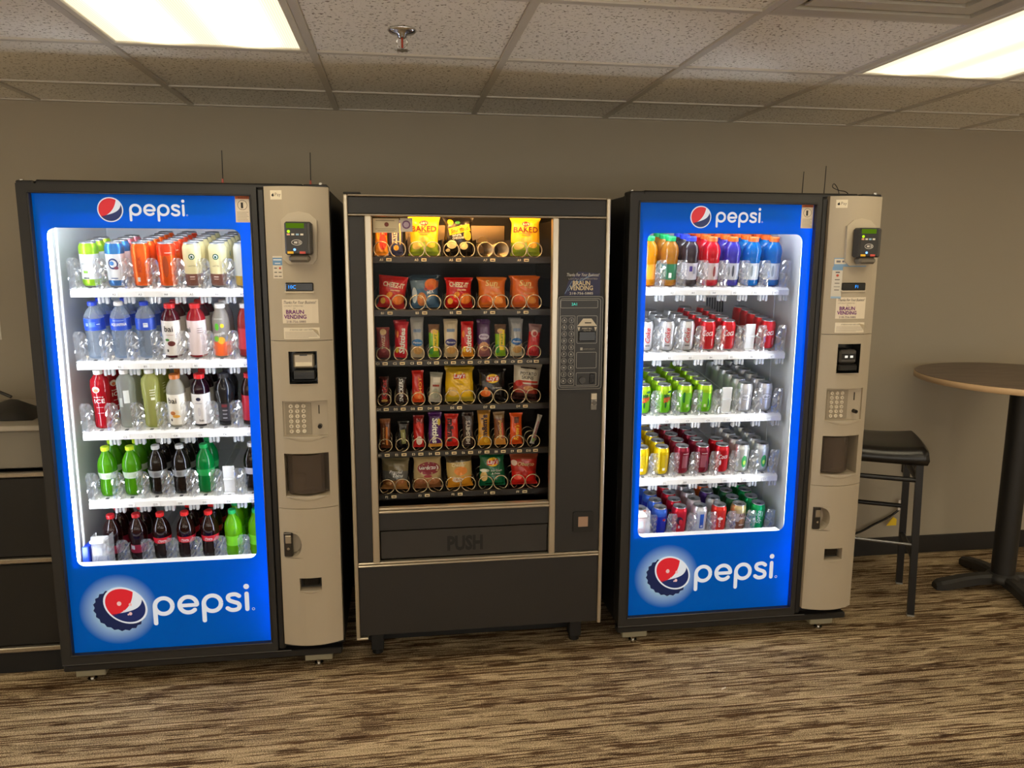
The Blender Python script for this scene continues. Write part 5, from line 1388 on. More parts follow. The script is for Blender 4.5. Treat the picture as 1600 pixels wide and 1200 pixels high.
snack(0, cols[0] + 0.024, 'blue and white bar packet with upright lettering in slot A1', 'snack bag', 'snack_packet', 0.058, 0.132, 0.022, [(1.1, (56, 64, 108))], [('r', -0.006, 0.082, 0.010, 0.040, (226, 216, 200)), ('t', 'PAYDAY', -0.006, 0.078, 0.072, 0.013, (40, 46, 100), 0.03, 0, True), ('e', 0.0, 0.028, 0.010, 0.010, (236, 180, 60)), ('r', 0.016, 0.08, 0.003, 0.04, (210, 190, 140))], 9)
RED2 = (206, 30, 26)
cols = [column(1, 2 * i, 2, 'B' + str(2 * i + 1)) for i in range(5)]
def cheez(sh): return [('t', 'CHEEZ-IT', 0.0 + sh, 0.088, 0.078, 0.018, (250, 226, 190), 0.03, 0.05, False, -0.06), ('r', 0.01, 0.068, 0.018, 0.002, (250, 200, 150)), ('e', 0.026, 0.036, 0.024, 0.020, (240, 130, 30), 0.0014, 0.5), ('e', -0.034, 0.026, 0.010, 0.012, (246, 180, 60), 0.0014, 0.3), ('e', -0.01, 0.05, 0.014, 0.010, (240, 150, 40), 0.0013, 0.8)]
snack(1, cols[0], 'red cheese cracker bag tilted over in slot B1', 'snack bag', 'cracker_bag', 0.112, 0.122, 0.042, [(1.1, RED2)], cheez(0.004), 11, tilt=0.10)
snack(1, cols[1], 'blue and white snack mix bag in slot B3', 'snack bag', 'snack_mix_bag', 0.116, 0.124, 0.042, [(0.62, (66, 104, 136)), (0.85, (96, 120, 136)), (1.1, (40, 60, 76))], [('e', 0.028, 0.088, 0.026, 0.022, (234, 120, 40), 0.0012), ('t', 'CHEX', 0.02, 0.076, 0.040, 0.014, (230, 60, 40), 0.02, 0.2, False, 0.2), ('t', 'MIX', 0.024, 0.060, 0.03, 0.012, W_, 0.02, 0.2, False, 0.2), ('e', -0.012, 0.034, 0.018, 0.026, (196, 120, 60), 0.0012), ('e', -0.040, 0.05, 0.010, 0.03, (206, 216, 220), 0.001), ('e', -0.014, 0.044, 0.008, 0.008, (226, 180, 120), 0.0018)], 12, tilt=-0.04, n=2, second='second blue snack mix bag behind the one in slot B3')
snack(1, cols[2], 'red cheese cracker bag standing upright in slot B5', 'snack bag', 'cracker_bag', 0.112, 0.116, 0.042, [(1.1, RED2)], cheez(0), 13)
SUN = [('t', 'Sun', -0.004, 0.094, 0.050, 0.022, (250, 214, 130), 0.02, 0.15, False), ('t', 'Chips', 0.012, 0.078, 0.036, 0.010, (250, 214, 130), 0.01, 0.2, False), ('t', 'Harvest', 0.012, 0.056, 0.044, 0.011, (250, 200, 110), 0.0, 0.3, False), ('e', -0.026, 0.034, 0.020, 0.014, (226, 90, 20), 0.0012, 0.3), ('e', 0.02, 0.03, 0.022, 0.014, (246, 160, 60), 0.0012, -0.3)]
snack(1, cols[3], 'orange multigrain chip bag in slot B7', 'snack bag', 'chip_bag', 0.116, 0.116, 0.044, [(1.1, (234, 118, 24))], SUN, 14, n=2, second='second orange multigrain bag behind slot B7')
snack(1, cols[4], 'orange multigrain chip bag in slot B9', 'snack bag', 'chip_bag', 0.116, 0.122, 0.044, [(1.1, (236, 110, 24))], SUN, 15, tilt=0.02, n=2, second='second orange multigrain bag behind slot B9')

cc = [column(2, i, 1, 'C' + str(i + 1)) for i in range(10)]
def bar(row, cx, label, zones, deco, seed, w=0.052, h=0.135, tilt=0.0, n=1, second=None, name='snack_packet', t=0.022, cat='candy'):
    snack(row, cx, label, cat, name, w, h, t, zones, deco, seed, tilt, 0.04, n, None, second)
bar(2, cc[0], 'dark red licorice packet in slot C1', [(0.9, (120, 24, 28)), (1.1, (150, 60, 50))], [('e', 0, 0.05, 0.014, 0.03, (150, 30, 30)), ('t', 'TWIZZ', 0, 0.06, 0.05, 0.012, (236, 214, 180), 0.01, 0, True), ('e', 0.0, 0.1, 0.012, 0.012, (232, 196, 140))], 21, h=0.118)
SK = [('t', 'Skittles', 0.004, 0.066, 0.098, 0.020, (240, 236, 226), 0.03, 0.1, True), ('e', -0.014, 0.03, 0.006, 0.012, (240, 200, 40)), ('e', -0.016, 0.09, 0.005, 0.014, (240, 130, 40))]
bar(2, cc[1], 'red candy packet with upright white lettering in slot C2', [(1.1, (206, 20, 34))], SK, 22, h=0.140, tilt=0.06, n=2, second='second red candy packet behind slot C2')
NUT = lambda c: [('e', 0, 0.058, 0.022, 0.014, c), ('t', 'Planters', 0, 0.058, 0.034, 0.008, W_, 0.01, 0.2, False), ('e', 0.002, 0.028, 0.018, 0.016, (196, 150, 80)), ('r', 0, 0.104, 0.015, 0.006, (110, 130, 160))]
bar(2, cc[2], 'grey nut packet with a blue oval in slot C3', [(0.3, (176, 160, 130)), (1.1, (168, 166, 160))], NUT((40, 110, 170)), 23, h=0.152, n=2, second='second grey nut packet behind slot C3')
KI = [('r', 0.006, 0.065, 0.010, 0.040, (240, 206, 30)), ('e', -0.012, 0.03, 0.010, 0.018, (60, 150, 40)), ('e', 0.0, 0.1, 0.012, 0.010, (220, 170, 110)), ('t', 'FRUIT', 0.006, 0.066, 0.05, 0.010, (60, 130, 40), 0.02, 0, True)]
bar(2, cc[3], 'green and yellow snack packet in slot C4', [(0.75, (120, 180, 30)), (1.1, (130, 90, 60))], KI, 24, w=0.044, h=0.128)
bar(2, cc[4], 'cream nut packet with a dark blue oval in slot C5', [(0.3, (186, 166, 130)), (1.1, (206, 190, 160))], NUT((40, 40, 110)), 25, w=0.056, h=0.142, n=2, second='second cream nut packet behind slot C5')
bar(2, cc[5], 'red and yellow candy packet with upright lettering in slot C6', [(0.25, (232, 150, 40)), (1.1, (200, 26, 30))], SK, 26, h=0.138)
bar(2, cc[6], 'purple berry snack packet in slot C7', [(0.35, (150, 90, 90)), (1.1, (86, 50, 100))], [('e', 0, 0.078, 0.020, 0.012, (200, 190, 214)), ('t', 'Berry', 0, 0.078, 0.03, 0.009, (86, 40, 100), 0.01, 0.2, False), ('e', 0.0, 0.04, 0.018, 0.018, (206, 150, 110)), ('e', 0.004, 0.036, 0.008, 0.008, (130, 70, 60), 0.0018)], 27, h=0.140, n=2, second='second purple snack packet behind slot C7')
bar(2, cc[7], 'green and yellow snack packet in slot C8', [(0.7, (140, 186, 30)), (1.1, (110, 80, 60))], KI, 28, w=0.046, h=0.126)
bar(2, cc[8], 'grey popcorn packet with a blue oval in slot C9', [(0.35, (200, 190, 160)), (1.1, (160, 160, 160))], NUT((30, 100, 170)), 29, h=0.146, n=2, second='second grey popcorn packet behind slot C9')
bar(2, cc[9], 'crumpled red candy packet in slot C10', [(0.75, (190, 30, 36)), (1.1, (150, 110, 110))], [('e', 0.0, 0.04, 0.016, 0.022, (206, 40, 44)), ('e', -0.002, 0.09, 0.014, 0.014, (226, 190, 180)), ('e', 0.0, 0.088, 0.009, 0.009, (190, 60, 60), 0.0018)], 30, h=0.126, tilt=0.08)

dc = [column(3, i, 1, 'D' + str(i + 1)) for i in range(4)] + [column(3, 4, 2, 'D5'), column(3, 6, 2, 'D7'), column(3, 8, 2, 'D9')]
bar(3, dc[0], 'dark wafer bar wrapper with red lettering in slot D1', [(1.1, (70, 26, 22))], [('t', 'KitKat', 0, 0.055, 0.075, 0.018, (206, 40, 34), 0.03, 0, True), ('e', 0, 0.01, 0.012, 0.006, (210, 170, 80))], 31, w=0.040, h=0.104, name='candy_bar', t=0.016)
bar(3, dc[1], 'dark brown candy bar wrapper with upright white lettering in slot D2', [(1.1, (48, 32, 30))], [('t', 'SNICKERS', 0.0, 0.05, 0.092, 0.015, W_, 0.02, 0.2, True)], 32, w=0.042, h=0.100, name='candy_bar', t=0.018)
bar(3, dc[2], 'red and orange snack packet in slot D3', [(0.3, (226, 80, 30)), (1.1, (196, 36, 26))], [('t', 'HOT', 0.008, 0.07, 0.06, 0.012, (250, 170, 60), 0.02, 0, True), ('e', -0.004, 0.03, 0.014, 0.016, (240, 110, 40)), ('e', 0.006, 0.022, 0.008, 0.008, (246, 150, 70), 0.0018)], 33, w=0.048, h=0.126)
bar(3, dc[3], 'white and grey snack packet in slot D4', [(0.85, (196, 190, 174)), (1.1, (150, 150, 140))], [('r', 0.002, 0.088, 0.014, 0.010, (226, 220, 206)), ('r', 0.0, 0.066, 0.014, 0.004, (150, 60, 40)), ('e', 0, 0.035, 0.015, 0.020, (160, 160, 140))], 34, w=0.052, h=0.118, tilt=0.07)
LAY = lambda zz: [('e', 0, zz, 0.026, 0.018, (240, 196, 40), 0.0010), ('r', 0, zz - 0.001, 0.024, 0.009, (200, 40, 34), 0.0016, 0.08), ('t', "Lay's", 0, zz, 0.044, 0.018, W_, 0.02, 0.15, False)]
snack(3, dc[4], 'plain yellow potato chip bag in slot D5', 'snack bag', 'chip_bag', 0.118, 0.136, 0.044, [(0.14, (206, 180, 60)), (0.86, (232, 186, 26)), (1.1, (196, 160, 40))], LAY(0.102) + [('e', -0.026, 0.042, 0.020, 0.018, (232, 190, 110)), ('t', 'Classic', 0.0, 0.072, 0.032, 0.008, (120, 80, 20), 0, 0.2, False)], 35, n=2, second='second yellow potato chip bag behind slot D5')
snack(3, dc[5], 'black barbecue potato chip bag in slot D7', 'snack bag', 'chip_bag', 0.112, 0.126, 0.044, [(1.1, (32, 28, 28))], LAY(0.090) + [('e', -0.028, 0.032, 0.020, 0.014, (226, 110, 40)), ('e', -0.026, 0.044, 0.008, 0.014, (236, 150, 80)), ('t', 'Barbecue', 0.018, 0.054, 0.036, 0.007, W_, 0, 0, False)], 36)
snack(3, dc[6], 'white and red POTATO SKINS bag leaning in slot D9', 'snack bag', 'chip_bag', 0.116, 0.148, 0.044, [(0.2, (60, 30, 28)), (0.46, (150, 50, 36)), (1.1, (206, 196, 176))], [('t', 'POTATO', 0.004, 0.108, 0.064, 0.013, (40, 34, 30), 0.01, 0, False), ('t', 'SKINS', 0.002, 0.092, 0.048, 0.013, (40, 34, 30), 0.01, 0, False), ('r', 0.006, 0.076, 0.040, 0.004, (196, 60, 40)), ('e', -0.032, 0.066, 0.016, 0.012, (190, 36, 30)), ('e', 0.01, 0.05, 0.022, 0.010, (200, 140, 90)), ('r', 0.002, 0.13, 0.03, 0.003, (50, 40, 36))], 37, tilt=0.10)

ec = [column(4, i, 1, 'E' + str(i + 1)) for i in range(10)]
bar(4, ec[0], 'brown and orange candy bar in slot E1', [(0.86, (110, 60, 34)), (1.1, (150, 90, 50))], [('r', 0.006, 0.05, 0.004, 0.036, (226, 130, 40)), ('t', '5 Avenue', -0.008, 0.05, 0.066, 0.009, (230, 190, 130), 0.01, 0, True)], 41, w=0.042, h=0.118, name='candy_bar', t=0.016)
bar(4, ec[1], 'black candy packet with a green strip in slot E2', [(1.1, (34, 32, 30))], [('r', 0.002, 0.046, 0.009, 0.028, (130, 130, 70), 0.0014, 0.15), ('t', 'Chew', 0.002, 0.045, 0.036, 0.009, (220, 220, 180), 0.01, 0, True, 0.15)], 42, w=0.046, h=0.106, tilt=0.06)
bar(4, ec[2], 'red candy packet with a white splash in slot E3', [(0.75, (190, 34, 30)), (1.1, (140, 30, 30))], [('e', 0.002, 0.028, 0.012, 0.018, (236, 214, 200)), ('e', 0.0, 0.09, 0.010, 0.014, (210, 60, 50))], 43, w=0.044, h=0.128)
bar(4, ec[3], 'purple candy packet with upright white lettering in slot E4', [(0.12, (226, 160, 60)), (1.1, (84, 36, 110))], [('t', 'Skittles', 0.0, 0.066, 0.100, 0.022, (240, 236, 226), 0.03, 0.1, 2), ('e', 0.016, 0.1, 0.006, 0.014, (220, 190, 60))], 44, w=0.056, h=0.138, n=2, second='second purple candy packet behind slot E4')
bar(4, ec[4], 'red chocolate candy packet with dark lettering in slot E5', [(1.1, (206, 40, 30))], [('t', "m&m's", -0.004, 0.066, 0.092, 0.024, (60, 26, 22), 0.05, 0, 2), ('e', 0.012, 0.026, 0.009, 0.010, (226, 30, 30))], 45, w=0.056, h=0.130)
bar(4, ec[5], 'dark brown chocolate bar wrapper with upright pale lettering in slot E6', [(1.1, (56, 38, 34))], [('t', "HERSHEY'S", 0.0, 0.056, 0.094, 0.016, (214, 204, 190), 0.02, 0, True)], 46, w=0.048, h=0.134, name='candy_bar', t=0.016)
bar(4, ec[6], 'gold peanut candy packet with dark lettering in slot E7', [(0.3, (226, 160, 40)), (0.9, (196, 140, 40)), (1.1, (150, 106, 40))], [('t', "m&m's", 0.0, 0.080, 0.090, 0.022, (60, 34, 22), 0.05, 0, True), ('e', 0.008, 0.02, 0.010, 0.010, (240, 190, 50))], 47, w=0.054, h=0.142)
bar(4, ec[7], 'brown and orange almond bar in slot E8', [(0.2, (206, 140, 60)), (0.8, (120, 70, 40)), (1.1, (140, 110, 70))], [('t', 'Almond', 0.002, 0.06, 0.078, 0.014, (236, 190, 110), 0.02, 0, True), ('r', 0.012, 0.06, 0.003, 0.03, (206, 60, 30))], 48, w=0.048, h=0.134, name='candy_bar', t=0.016, tilt=-0.04)
bar(4, ec[8], 'bright orange peanut butter cup packet in slot E9', [(1.1, (226, 84, 24))], [('t', "Reese's", 0.0, 0.05, 0.062, 0.018, (246, 200, 50), 0.02, 0.2, True, -0.1), ('r', 0.0, 0.1, 0.010, 0.012, (110, 60, 36))], 49, w=0.054, h=0.128)
bar(4, ec[9], 'thin white and red mint roll leaning in slot E10', [(1.1, (196, 190, 180))], [('t', 'MENTOS', 0.0, 0.06, 0.07, 0.007, (180, 40, 60), 0.02, 0, True), ('e', 0, 0.02, 0.005, 0.012, (150, 190, 90))], 50, w=0.020, h=0.122, tilt=0.28, name='candy_roll', t=0.012)

cols = [column(5, 2 * i, 2, 'F' + str(2 * i + 1)) for i in range(5)]
snack(5, cols[0], 'dark tan pretzel bag in slot F1', 'snack bag', 'pretzel_bag', 0.112, 0.128, 0.044, [(0.30, (170, 120, 66)), (0.62, (96, 96, 92)), (1.1, (120, 110, 82))], [('t', 'Pretzel', 0.004, 0.074, 0.05, 0.012, W_, 0.005, 0.3, False), ('t', 'Thins', 0.012, 0.060, 0.04, 0.014, W_, 0.01, 0.3, False), ('e', -0.026, 0.028, 0.022, 0.012, (140, 80, 36)), ('e', -0.024, 0.028, 0.012, 0.006, (190, 140, 80), 0.0018), ('e', 0.022, 0.034, 0.020, 0.012, (160, 100, 50))], 61, tilt=0.03)
snack(5, cols[1], 'tan snack mix bag with a maroon oval in slot F3', 'snack bag', 'snack_mix_bag', 0.118, 0.134, 0.044, [(0.28, (146, 96, 60)), (1.1, (186, 162, 116))], [('e', 0.004, 0.084, 0.044, 0.026, (130, 30, 46)), ('t', "Gardetto's", 0.004, 0.088, 0.076, 0.016, W_, 0.01, 0.2, False), ('e', -0.026, 0.034, 0.022, 0.014, (150, 90, 50)), ('e', 0.022, 0.032, 0.024, 0.014, (170, 110, 66)), ('e', 0.0, 0.052, 0.016, 0.006, (150, 40, 50))], 62)
snack(5, cols[2], 'gold and orange snack bag with a clear corner in slot F5', 'snack bag', 'chip_bag', 0.110, 0.130, 0.044, [(0.34, (222, 150, 40)), (0.8, (196, 166, 100)), (1.1, (70, 60, 46))], [('e', 0.004, 0.068, 0.026, 0.018, (226, 140, 60)), ('t', 'Cheddar', -0.002, 0.094, 0.056, 0.013, (236, 226, 190), 0.005, 0.3, False), ('e', -0.010, 0.034, 0.022, 0.010, (236, 226, 206)), ('t', 'CRISPS', -0.010, 0.034, 0.034, 0.008, (180, 90, 30), 0.01, 0, False)], 63, tilt=-0.04)
snack(5, cols[3], 'green sour cream potato chip bag in slot F7', 'snack bag', 'chip_bag', 0.112, 0.132, 0.044, [(1.1, (20, 96, 60))], LAY(0.100) + [('e', -0.034, 0.042, 0.013, 0.020, (226, 190, 120)), ('e', -0.032, 0.066, 0.018, 0.007, (220, 224, 210)), ('t', 'Sour Cream', 0.014, 0.066, 0.046, 0.008, W_, 0, 0.1, False), ('t', '& Onion', 0.012, 0.054, 0.032, 0.008, W_, 0, 0.1, False)], 64)
snack(5, cols[4], 'red jerky snack bag in slot F9', 'snack bag', 'jerky_bag', 0.116, 0.126, 0.044, [(0.45, (214, 36, 30)), (0.85, (180, 40, 30)), (1.1, (150, 70, 44))], [('t', 'Oberto', 0.006, 0.088, 0.066, 0.016, (210, 190, 130), 0.01, 0.25, False, -0.03), ('e', -0.040, 0.092, 0.012, 0.012, (236, 206, 190)), ('e', -0.01, 0.05, 0.026, 0.010, (190, 40, 30)), ('e', -0.030, 0.034, 0.018, 0.010, (236, 90, 70))], 65)

# papers on the inside of the glass
MB(mat((206, 192, 160), 0.7)).box((x_l1 + 0.004, 0.024, 1.672), (x_l1 + 0.096, 0.0248, 1.722)).use(mat((120, 60, 50), 0.7)).cyl((x_l1 + 0.052, 0.0238, 1.701), (x_l1 + 0.052, 0.0236, 1.701), 0.008).use(mat((150, 136, 112), 0.7)).box((x_l1 + 0.014, 0.0236, 1.713), (x_l1 + 0.08, 0.0238, 1.716)).box((x_l1 + 0.012, 0.0236, 1.684), (x_l1 + 0.086, 0.0238, 1.686)).box((x_l1 + 0.02, 0.0236, 1.678), (x_l1 + 0.08, 0.0238, 1.680)).build('glass_notice', SNK, label='cream paper notice behind the glass')
MB(mat((206, 196, 186), 0.7)).box((x_l1 + 0.100, 0.024, 1.676), (x_l1 + 0.144, 0.0248, 1.724)).use(mat((120, 80, 120), 0.7)).cyl((x_l1 + 0.122, 0.0239, 1.701), (x_l1 + 0.122, 0.0236, 1.701), 0.015, n=20).use(mat((190, 170, 190), 0.7)).cyl((x_l1 + 0.122, 0.0236, 1.701), (x_l1 + 0.122, 0.0234, 1.701), 0.010, n=20).build('glass_sticker', SNK, label='small sticker with a purple seal behind the glass')
MB(mat((216, 190, 140), 0.7)).cyl((0.56, 0.630, 1.655), (0.56, 0.628, 1.655), 0.022, n=10).build('plate_sticker', SNK)

# keypad and payment box of the snack machine
kx0, kx1, kz0, kz1 = 0.766, 0.946, 1.093, 1.446
kb = MB(mat((30, 29, 29), 0.35)).prism(rrect(kx0 + 0.004, kz0, kx1 - 0.002, kz1, 0.012, 4), -0.010, 0.01)
LINE = mat((150, 146, 138), 0.35, metal=0.4)
def outline(mb, x0, z0, x1, z1, r, y, w=0.0014):
    P = rrect(x0, z0, x1, z1, r, 4); P.append(P[0])
    v, f = stroke2d(P, w); mb.use(LINE).sheet(v, f, flat(0, 0, y))
outline(kb, kx0 + 0.006, kz0 + 0.002, kx1 - 0.004, kz1 - 0.002, 0.011, -0.0104); outline(kb, kx0 + 0.013, kz0 + 0.010, kx1 - 0.013, kz1 - 0.010, 0.009, -0.0104)
outline(kb, kx0 + 0.015, kz1 - 0.044, kx1 - 0.024, kz1 - 0.016, 0.003, -0.0104)
outline(kb, kx0 + 0.015, kz0 + 0.016, kx0 + 0.070, kz1 - 0.074, 0.003, -0.0104); outline(kb, kx0 + 0.078, kz0 + 0.176, kx1 - 0.025, kz1 - 0.074, 0.004, -0.0104)
outline(kb, kx0 + 0.078, kz0 + 0.082, kx1 - 0.025, kz0 + 0.142, 0.004, -0.0104); outline(kb, kx0 + 0.078, kz0 + 0.016, kx1 - 0.025, kz0 + 0.064, 0.003, -0.0104)
kb = kb.build('selection_box', SNK, label='black selection keypad and bill slot box')
v, f = text2d('2A1', 0.014); MB(emis((90, 230, 200), 1.2)).sheet(v, f, flat(kx0 + 0.066, kz1 - 0.030, -0.0108)).build('display_text', kb, label='glowing teal display characters')
bt = MB(mat((44, 43, 42), 0.3)).cyl((0, 0, 0), (0, -0.003, 0), 0.0098, 0.009, 16)
v, f = stroke2d([(0.0098 * math.cos(a * PI / 10), 0.0098 * math.sin(a * PI / 10)) for a in range(21)], 0.0012); bt.use(LINE).sheet(v, f, flat(0, 0, -0.0031)); bt = bt.mesh('button')
tx = MB(mat((206, 200, 190), 0.5))
for i, (a, b_) in enumerate(zip('ABCDEFGHJK', '1234567890')):
    for j, ch in enumerate((a, b_)):
        x, z = kx0 + 0.029 + j * 0.027, kz1 - 0.090 - i * 0.0254
        obj('button', bt, kb, (x, -0.010, z)); v, f = text2d(ch, 0.011, 0.01); tx.sheet(v, f, flat(x, z, -0.0135))
tx.build('button_lettering', kb)
arrow = MB(mat((214, 204, 184), 0.5))
v, f = poly2d([(-0.038, -0.014), (0.038, -0.014), (0.016, 0.014), (-0.016, 0.014)]); arrow.sheet(v, f, flat(kx0 + 0.117, kz1 - 0.098, -0.0107))
for sx in (-1, 1):
    v, f = poly2d([(-0.005, 0.008), (0, -0.008), (0.005, 0.008)]); arrow.sheet(v, f, flat(kx0 + 0.117 + sx * 0.032, kz1 - 0.124, -0.0107))
v, f = text2d('INSERT BILL', 0.008, width=0.038); arrow.sheet(v, f, flat(kx0 + 0.117, kz1 - 0.121, -0.0107)); v, f = text2d('FACE UP', 0.008, width=0.026); arrow.sheet(v, f, flat(kx0 + 0.117, kz1 - 0.130, -0.0107))
arrow.use(INK); v, f = stroke2d([(-0.010, 0), (0.012, 0)], 0.004); arrow.sheet(v, f, flat(kx0 + 0.119, kz1 - 0.100, -0.0110))
arrow.build('bill_guide', kb, label='cream printed bill guide')
MB(BLACK_GLOSS).box((kx0 + 0.084, -0.016, kz0 + 0.184), (kx1 - 0.031, -0.009, kz0 + 0.222), 0.003).build('bill_slot', kb)
MB(mat((60, 58, 56), 0.3)).cyl((kx0 + 0.101, -0.009, kz0 + 0.036), (kx0 + 0.101, -0.018, kz0 + 0.036), 0.014, 0.012, 18).build('return_knob', kb)
MB(BLACK_GLOSS).box((kx0 + 0.130, -0.014, kz0 + 0.022), (kx0 + 0.148, -0.009, kz0 + 0.060), 0.003).use(INK).box((kx0 + 0.138, -0.0146, kz0 + 0.028), (kx0 + 0.140, -0.0138, kz0 + 0.052)).build('coin_slot', kb)
lg = MB(mat((170, 166, 158), 0.5)).box((kx0 + 0.092, -0.0108, kz0 + 0.150), (kx0 + 0.101, -0.010, kz0 + 0.160)); v, f = text2d('AUTOMATIC PRODUCTS', 0.006, width=0.044); lg.sheet(v, f, flat(kx0 + 0.126, kz0 + 0.154, -0.0107)); lg.build('maker_mark', kb)
lk = MB(mat((196, 186, 166), 0.35, metal=0.5)).box((0.908, 0.002, 1.050), (0.930, 0.01, 1.075), 0.001).use(CHROME).box((0.908, 0.001, 1.028), (0.930, 0.01, 1.050), 0.001).use(mat((96, 92, 86), 0.4, metal=0.5)).cyl((0.919, 0.002, 1.039), (0.919, -0.006, 1.039), 0.009, n=16).use(mat((120, 116, 108), 0.4, metal=0.4)).box((0.908, 0.004, 1.010), (0.930, 0.01, 1.028), 0.001)
lk.build('door_lock', SNK, label='chrome barrel lock on a plate')
cr = MB(mat((22, 21, 20), 0.5)).prism(rrect(0.846, 0.520, 0.928, 0.604, 0.006), 0.002, 0.012, [[(0.866, 0.542), (0.906, 0.542), (0.906, 0.584), (0.866, 0.584)]])
cr.use(mat((170, 140, 120), 0.35)).box((0.866, 0.0045, 0.542), (0.906, 0.0075, 0.584), 0.0)
cr.build('coin_return', SNK, label='black coin return cup with brown flap')
sd = MB(mat((44, 46, 84), 0.5)).prism([(0.796, 1.446), (0.934, 1.446), (0.934, 1.528), (0.85, 1.536), (0.812, 1.50)], 0.0068, 0.0082)
for s_, cx, cz, w, h, c, bo, sh in (('Thanks For Your Business!', 0.868, 1.524, 0.124, 0.012, (225, 222, 215), 0, 0.3), ('LOCALLY OPERATED', 0.868, 1.509, 0.11, 0.006, (170, 166, 160), 0, 0), ('BRAUN', 0.862, 1.493, 0.066, 0.017, (226, 210, 170), 0.02, 0), ('VENDING', 0.862, 1.475, 0.088, 0.017, (226, 210, 170), 0.02, 0), ('218-756-5885', 0.862, 1.455, 0.09, 0.009, (220, 216, 206), 0.01, 0)):
    v, f = text2d(s_, h / 0.72, bo, sh, width=w); sd.use(mat(c, 0.6)).sheet(v, f, flat(cx, cz, 0.0062))
sd.use(mat((120, 150, 190), 0.4))
for k in range(5): v, f = stroke2d([(0.80 + k * 0.012, 1.455 + k * 0.01), (0.826 + k * 0.02, 1.50 + k * 0.006)], 0.002); sd.sheet(v, f, flat(0, 0, 0.0065))
sd.build('business_sticker', SNK, label='dark blue thank-you sticker with cream lettering')

# ================================================================ furniture and small things
# round bar-height table
TB = thing('bar_table', 'round bar-height table with dark wood top and black cross base', 'table', (2.89, 3.16, 0))
def wood_material():
    m, N, Lk = new_mat('dark_wood')
    out = N.new('ShaderNodeOutputMaterial'); b = N.new('ShaderNodeBsdfPrincipled'); b.inputs['Roughness'].default_value = 0.35
    tc = N.new('ShaderNodeTexCoord'); mp = N.new('ShaderNodeMapping'); mp.inputs['Scale'].default_value = (3, 40, 3); mp.inputs['Rotation'].default_value = (0, 0, 0.12)
    nz = N.new('ShaderNodeTexNoise'); nz.inputs['Scale'].default_value = 1.6; nz.inputs['Detail'].default_value = 5
    r = N.new('ShaderNodeValToRGB'); e = r.color_ramp.elements
    e[0].position = 0.3; e[0].color = lin((78, 64, 54)); e[1].position = 0.72; e[1].color = lin((128, 108, 90))
    Lk.new(tc.outputs['Object'], mp.inputs[0]); Lk.new(mp.outputs[0], nz.inputs[0]); Lk.new(nz.outputs['Fac'], r.inputs[0]); Lk.new(r.outputs[0], b.inputs['Base Color']); Lk.new(b.outputs[0], out.inputs[0])
    return m
TH, TR = 1.052, 0.46
t = MB(wood_material()).lathe([(0, TH), (TR - 0.004, TH), (TR - 0.001, TH - 0.002)], 72, smooth=False)
t.use(mat((70, 56, 46), 0.6)).lathe([(TR - 0.006, TH - 0.030), (0, TH - 0.030)], 72, smooth=False)
t.build('tabletop', TB)
MB(mat((218, 186, 146), 0.4)).lathe([(TR - 0.001, TH - 0.002), (TR + 0.002, TH - 0.006), (TR + 0.002, TH - 0.026), (TR - 0.006, TH - 0.030)], 72).build('edge_band', TB, label='light wood edge band')
MB(mat((30, 29, 29), 0.5)).cyl((0, 0, 0.06), (0, 0, TH - 0.05), 0.052, n=24).build('column', TB)
m_ = MB(mat((30, 29, 29), 0.5))
for a in (0.3, 0.3 + PI / 2): m_.box((-0.24 * abs(math.cos(a)) - 0.02, -0.24 * abs(math.sin(a)) - 0.02, TH - 0.05), (0.24 * abs(math.cos(a)) + 0.02, 0.24 * abs(math.sin(a)) + 0.02, TH - 0.03), 0.003)
m_.build('top_plate', TB)
base = MB(mat((36, 35, 35), 0.55)); base.lathe([(0, 0.085), (0.055, 0.085), (0.072, 0.07), (0.078, 0.045), (0.0, 0.04)], 24); base.build('hub', TB)
for k in range(4):
    a = math.radians(171) + k * PI / 2; d = Vector((math.cos(a), math.sin(a), 0)); s_ = Vector((-d.y, d.x, 0))
    mb = MB(mat((40, 39, 38), 0.5)); prev = []
    prof = [(0.04, 0.030, 0.035, 0.080), (0.12, 0.030, 0.030, 0.078), (0.20, 0.031, 0.018, 0.066), (0.26, 0.034, 0.006, 0.052), (0.305, 0.034, 0.0, 0.042), (0.325, 0.024, 0.0, 0.030)]
    vs = []
    for r, w, zb, zt in prof:
        p = d * r
        vs += [p + s_ * w + Vector((0, 0, zb)), p + s_ * w + Vector((0, 0, zt - 0.012)), p + s_ * w * 0.6 + Vector((0, 0, zt)), p - s_ * w * 0.6 + Vector((0, 0, zt)), p - s_ * w + Vector((0, 0, zt - 0.012)), p - s_ * w + Vector((0, 0, zb))]
    n = 6; fs = [(i * n + j, i * n + (j + 1) % n, (i + 1) * n + (j + 1) % n, (i + 1) * n + j) for i in range(len(prof) - 1) for j in range(n)]
    fs += [tuple(range(n)), tuple(reversed(range((len(prof) - 1) * n, len(prof) * n)))]
    mb.add(vs, fs); mb.build('base_foot', TB)

# bar stool
ST = thing('bar_stool', 'black metal bar stool with padded vinyl saddle seat', 'stool', (2.185, 3.21, 0), math.radians(-27.7))
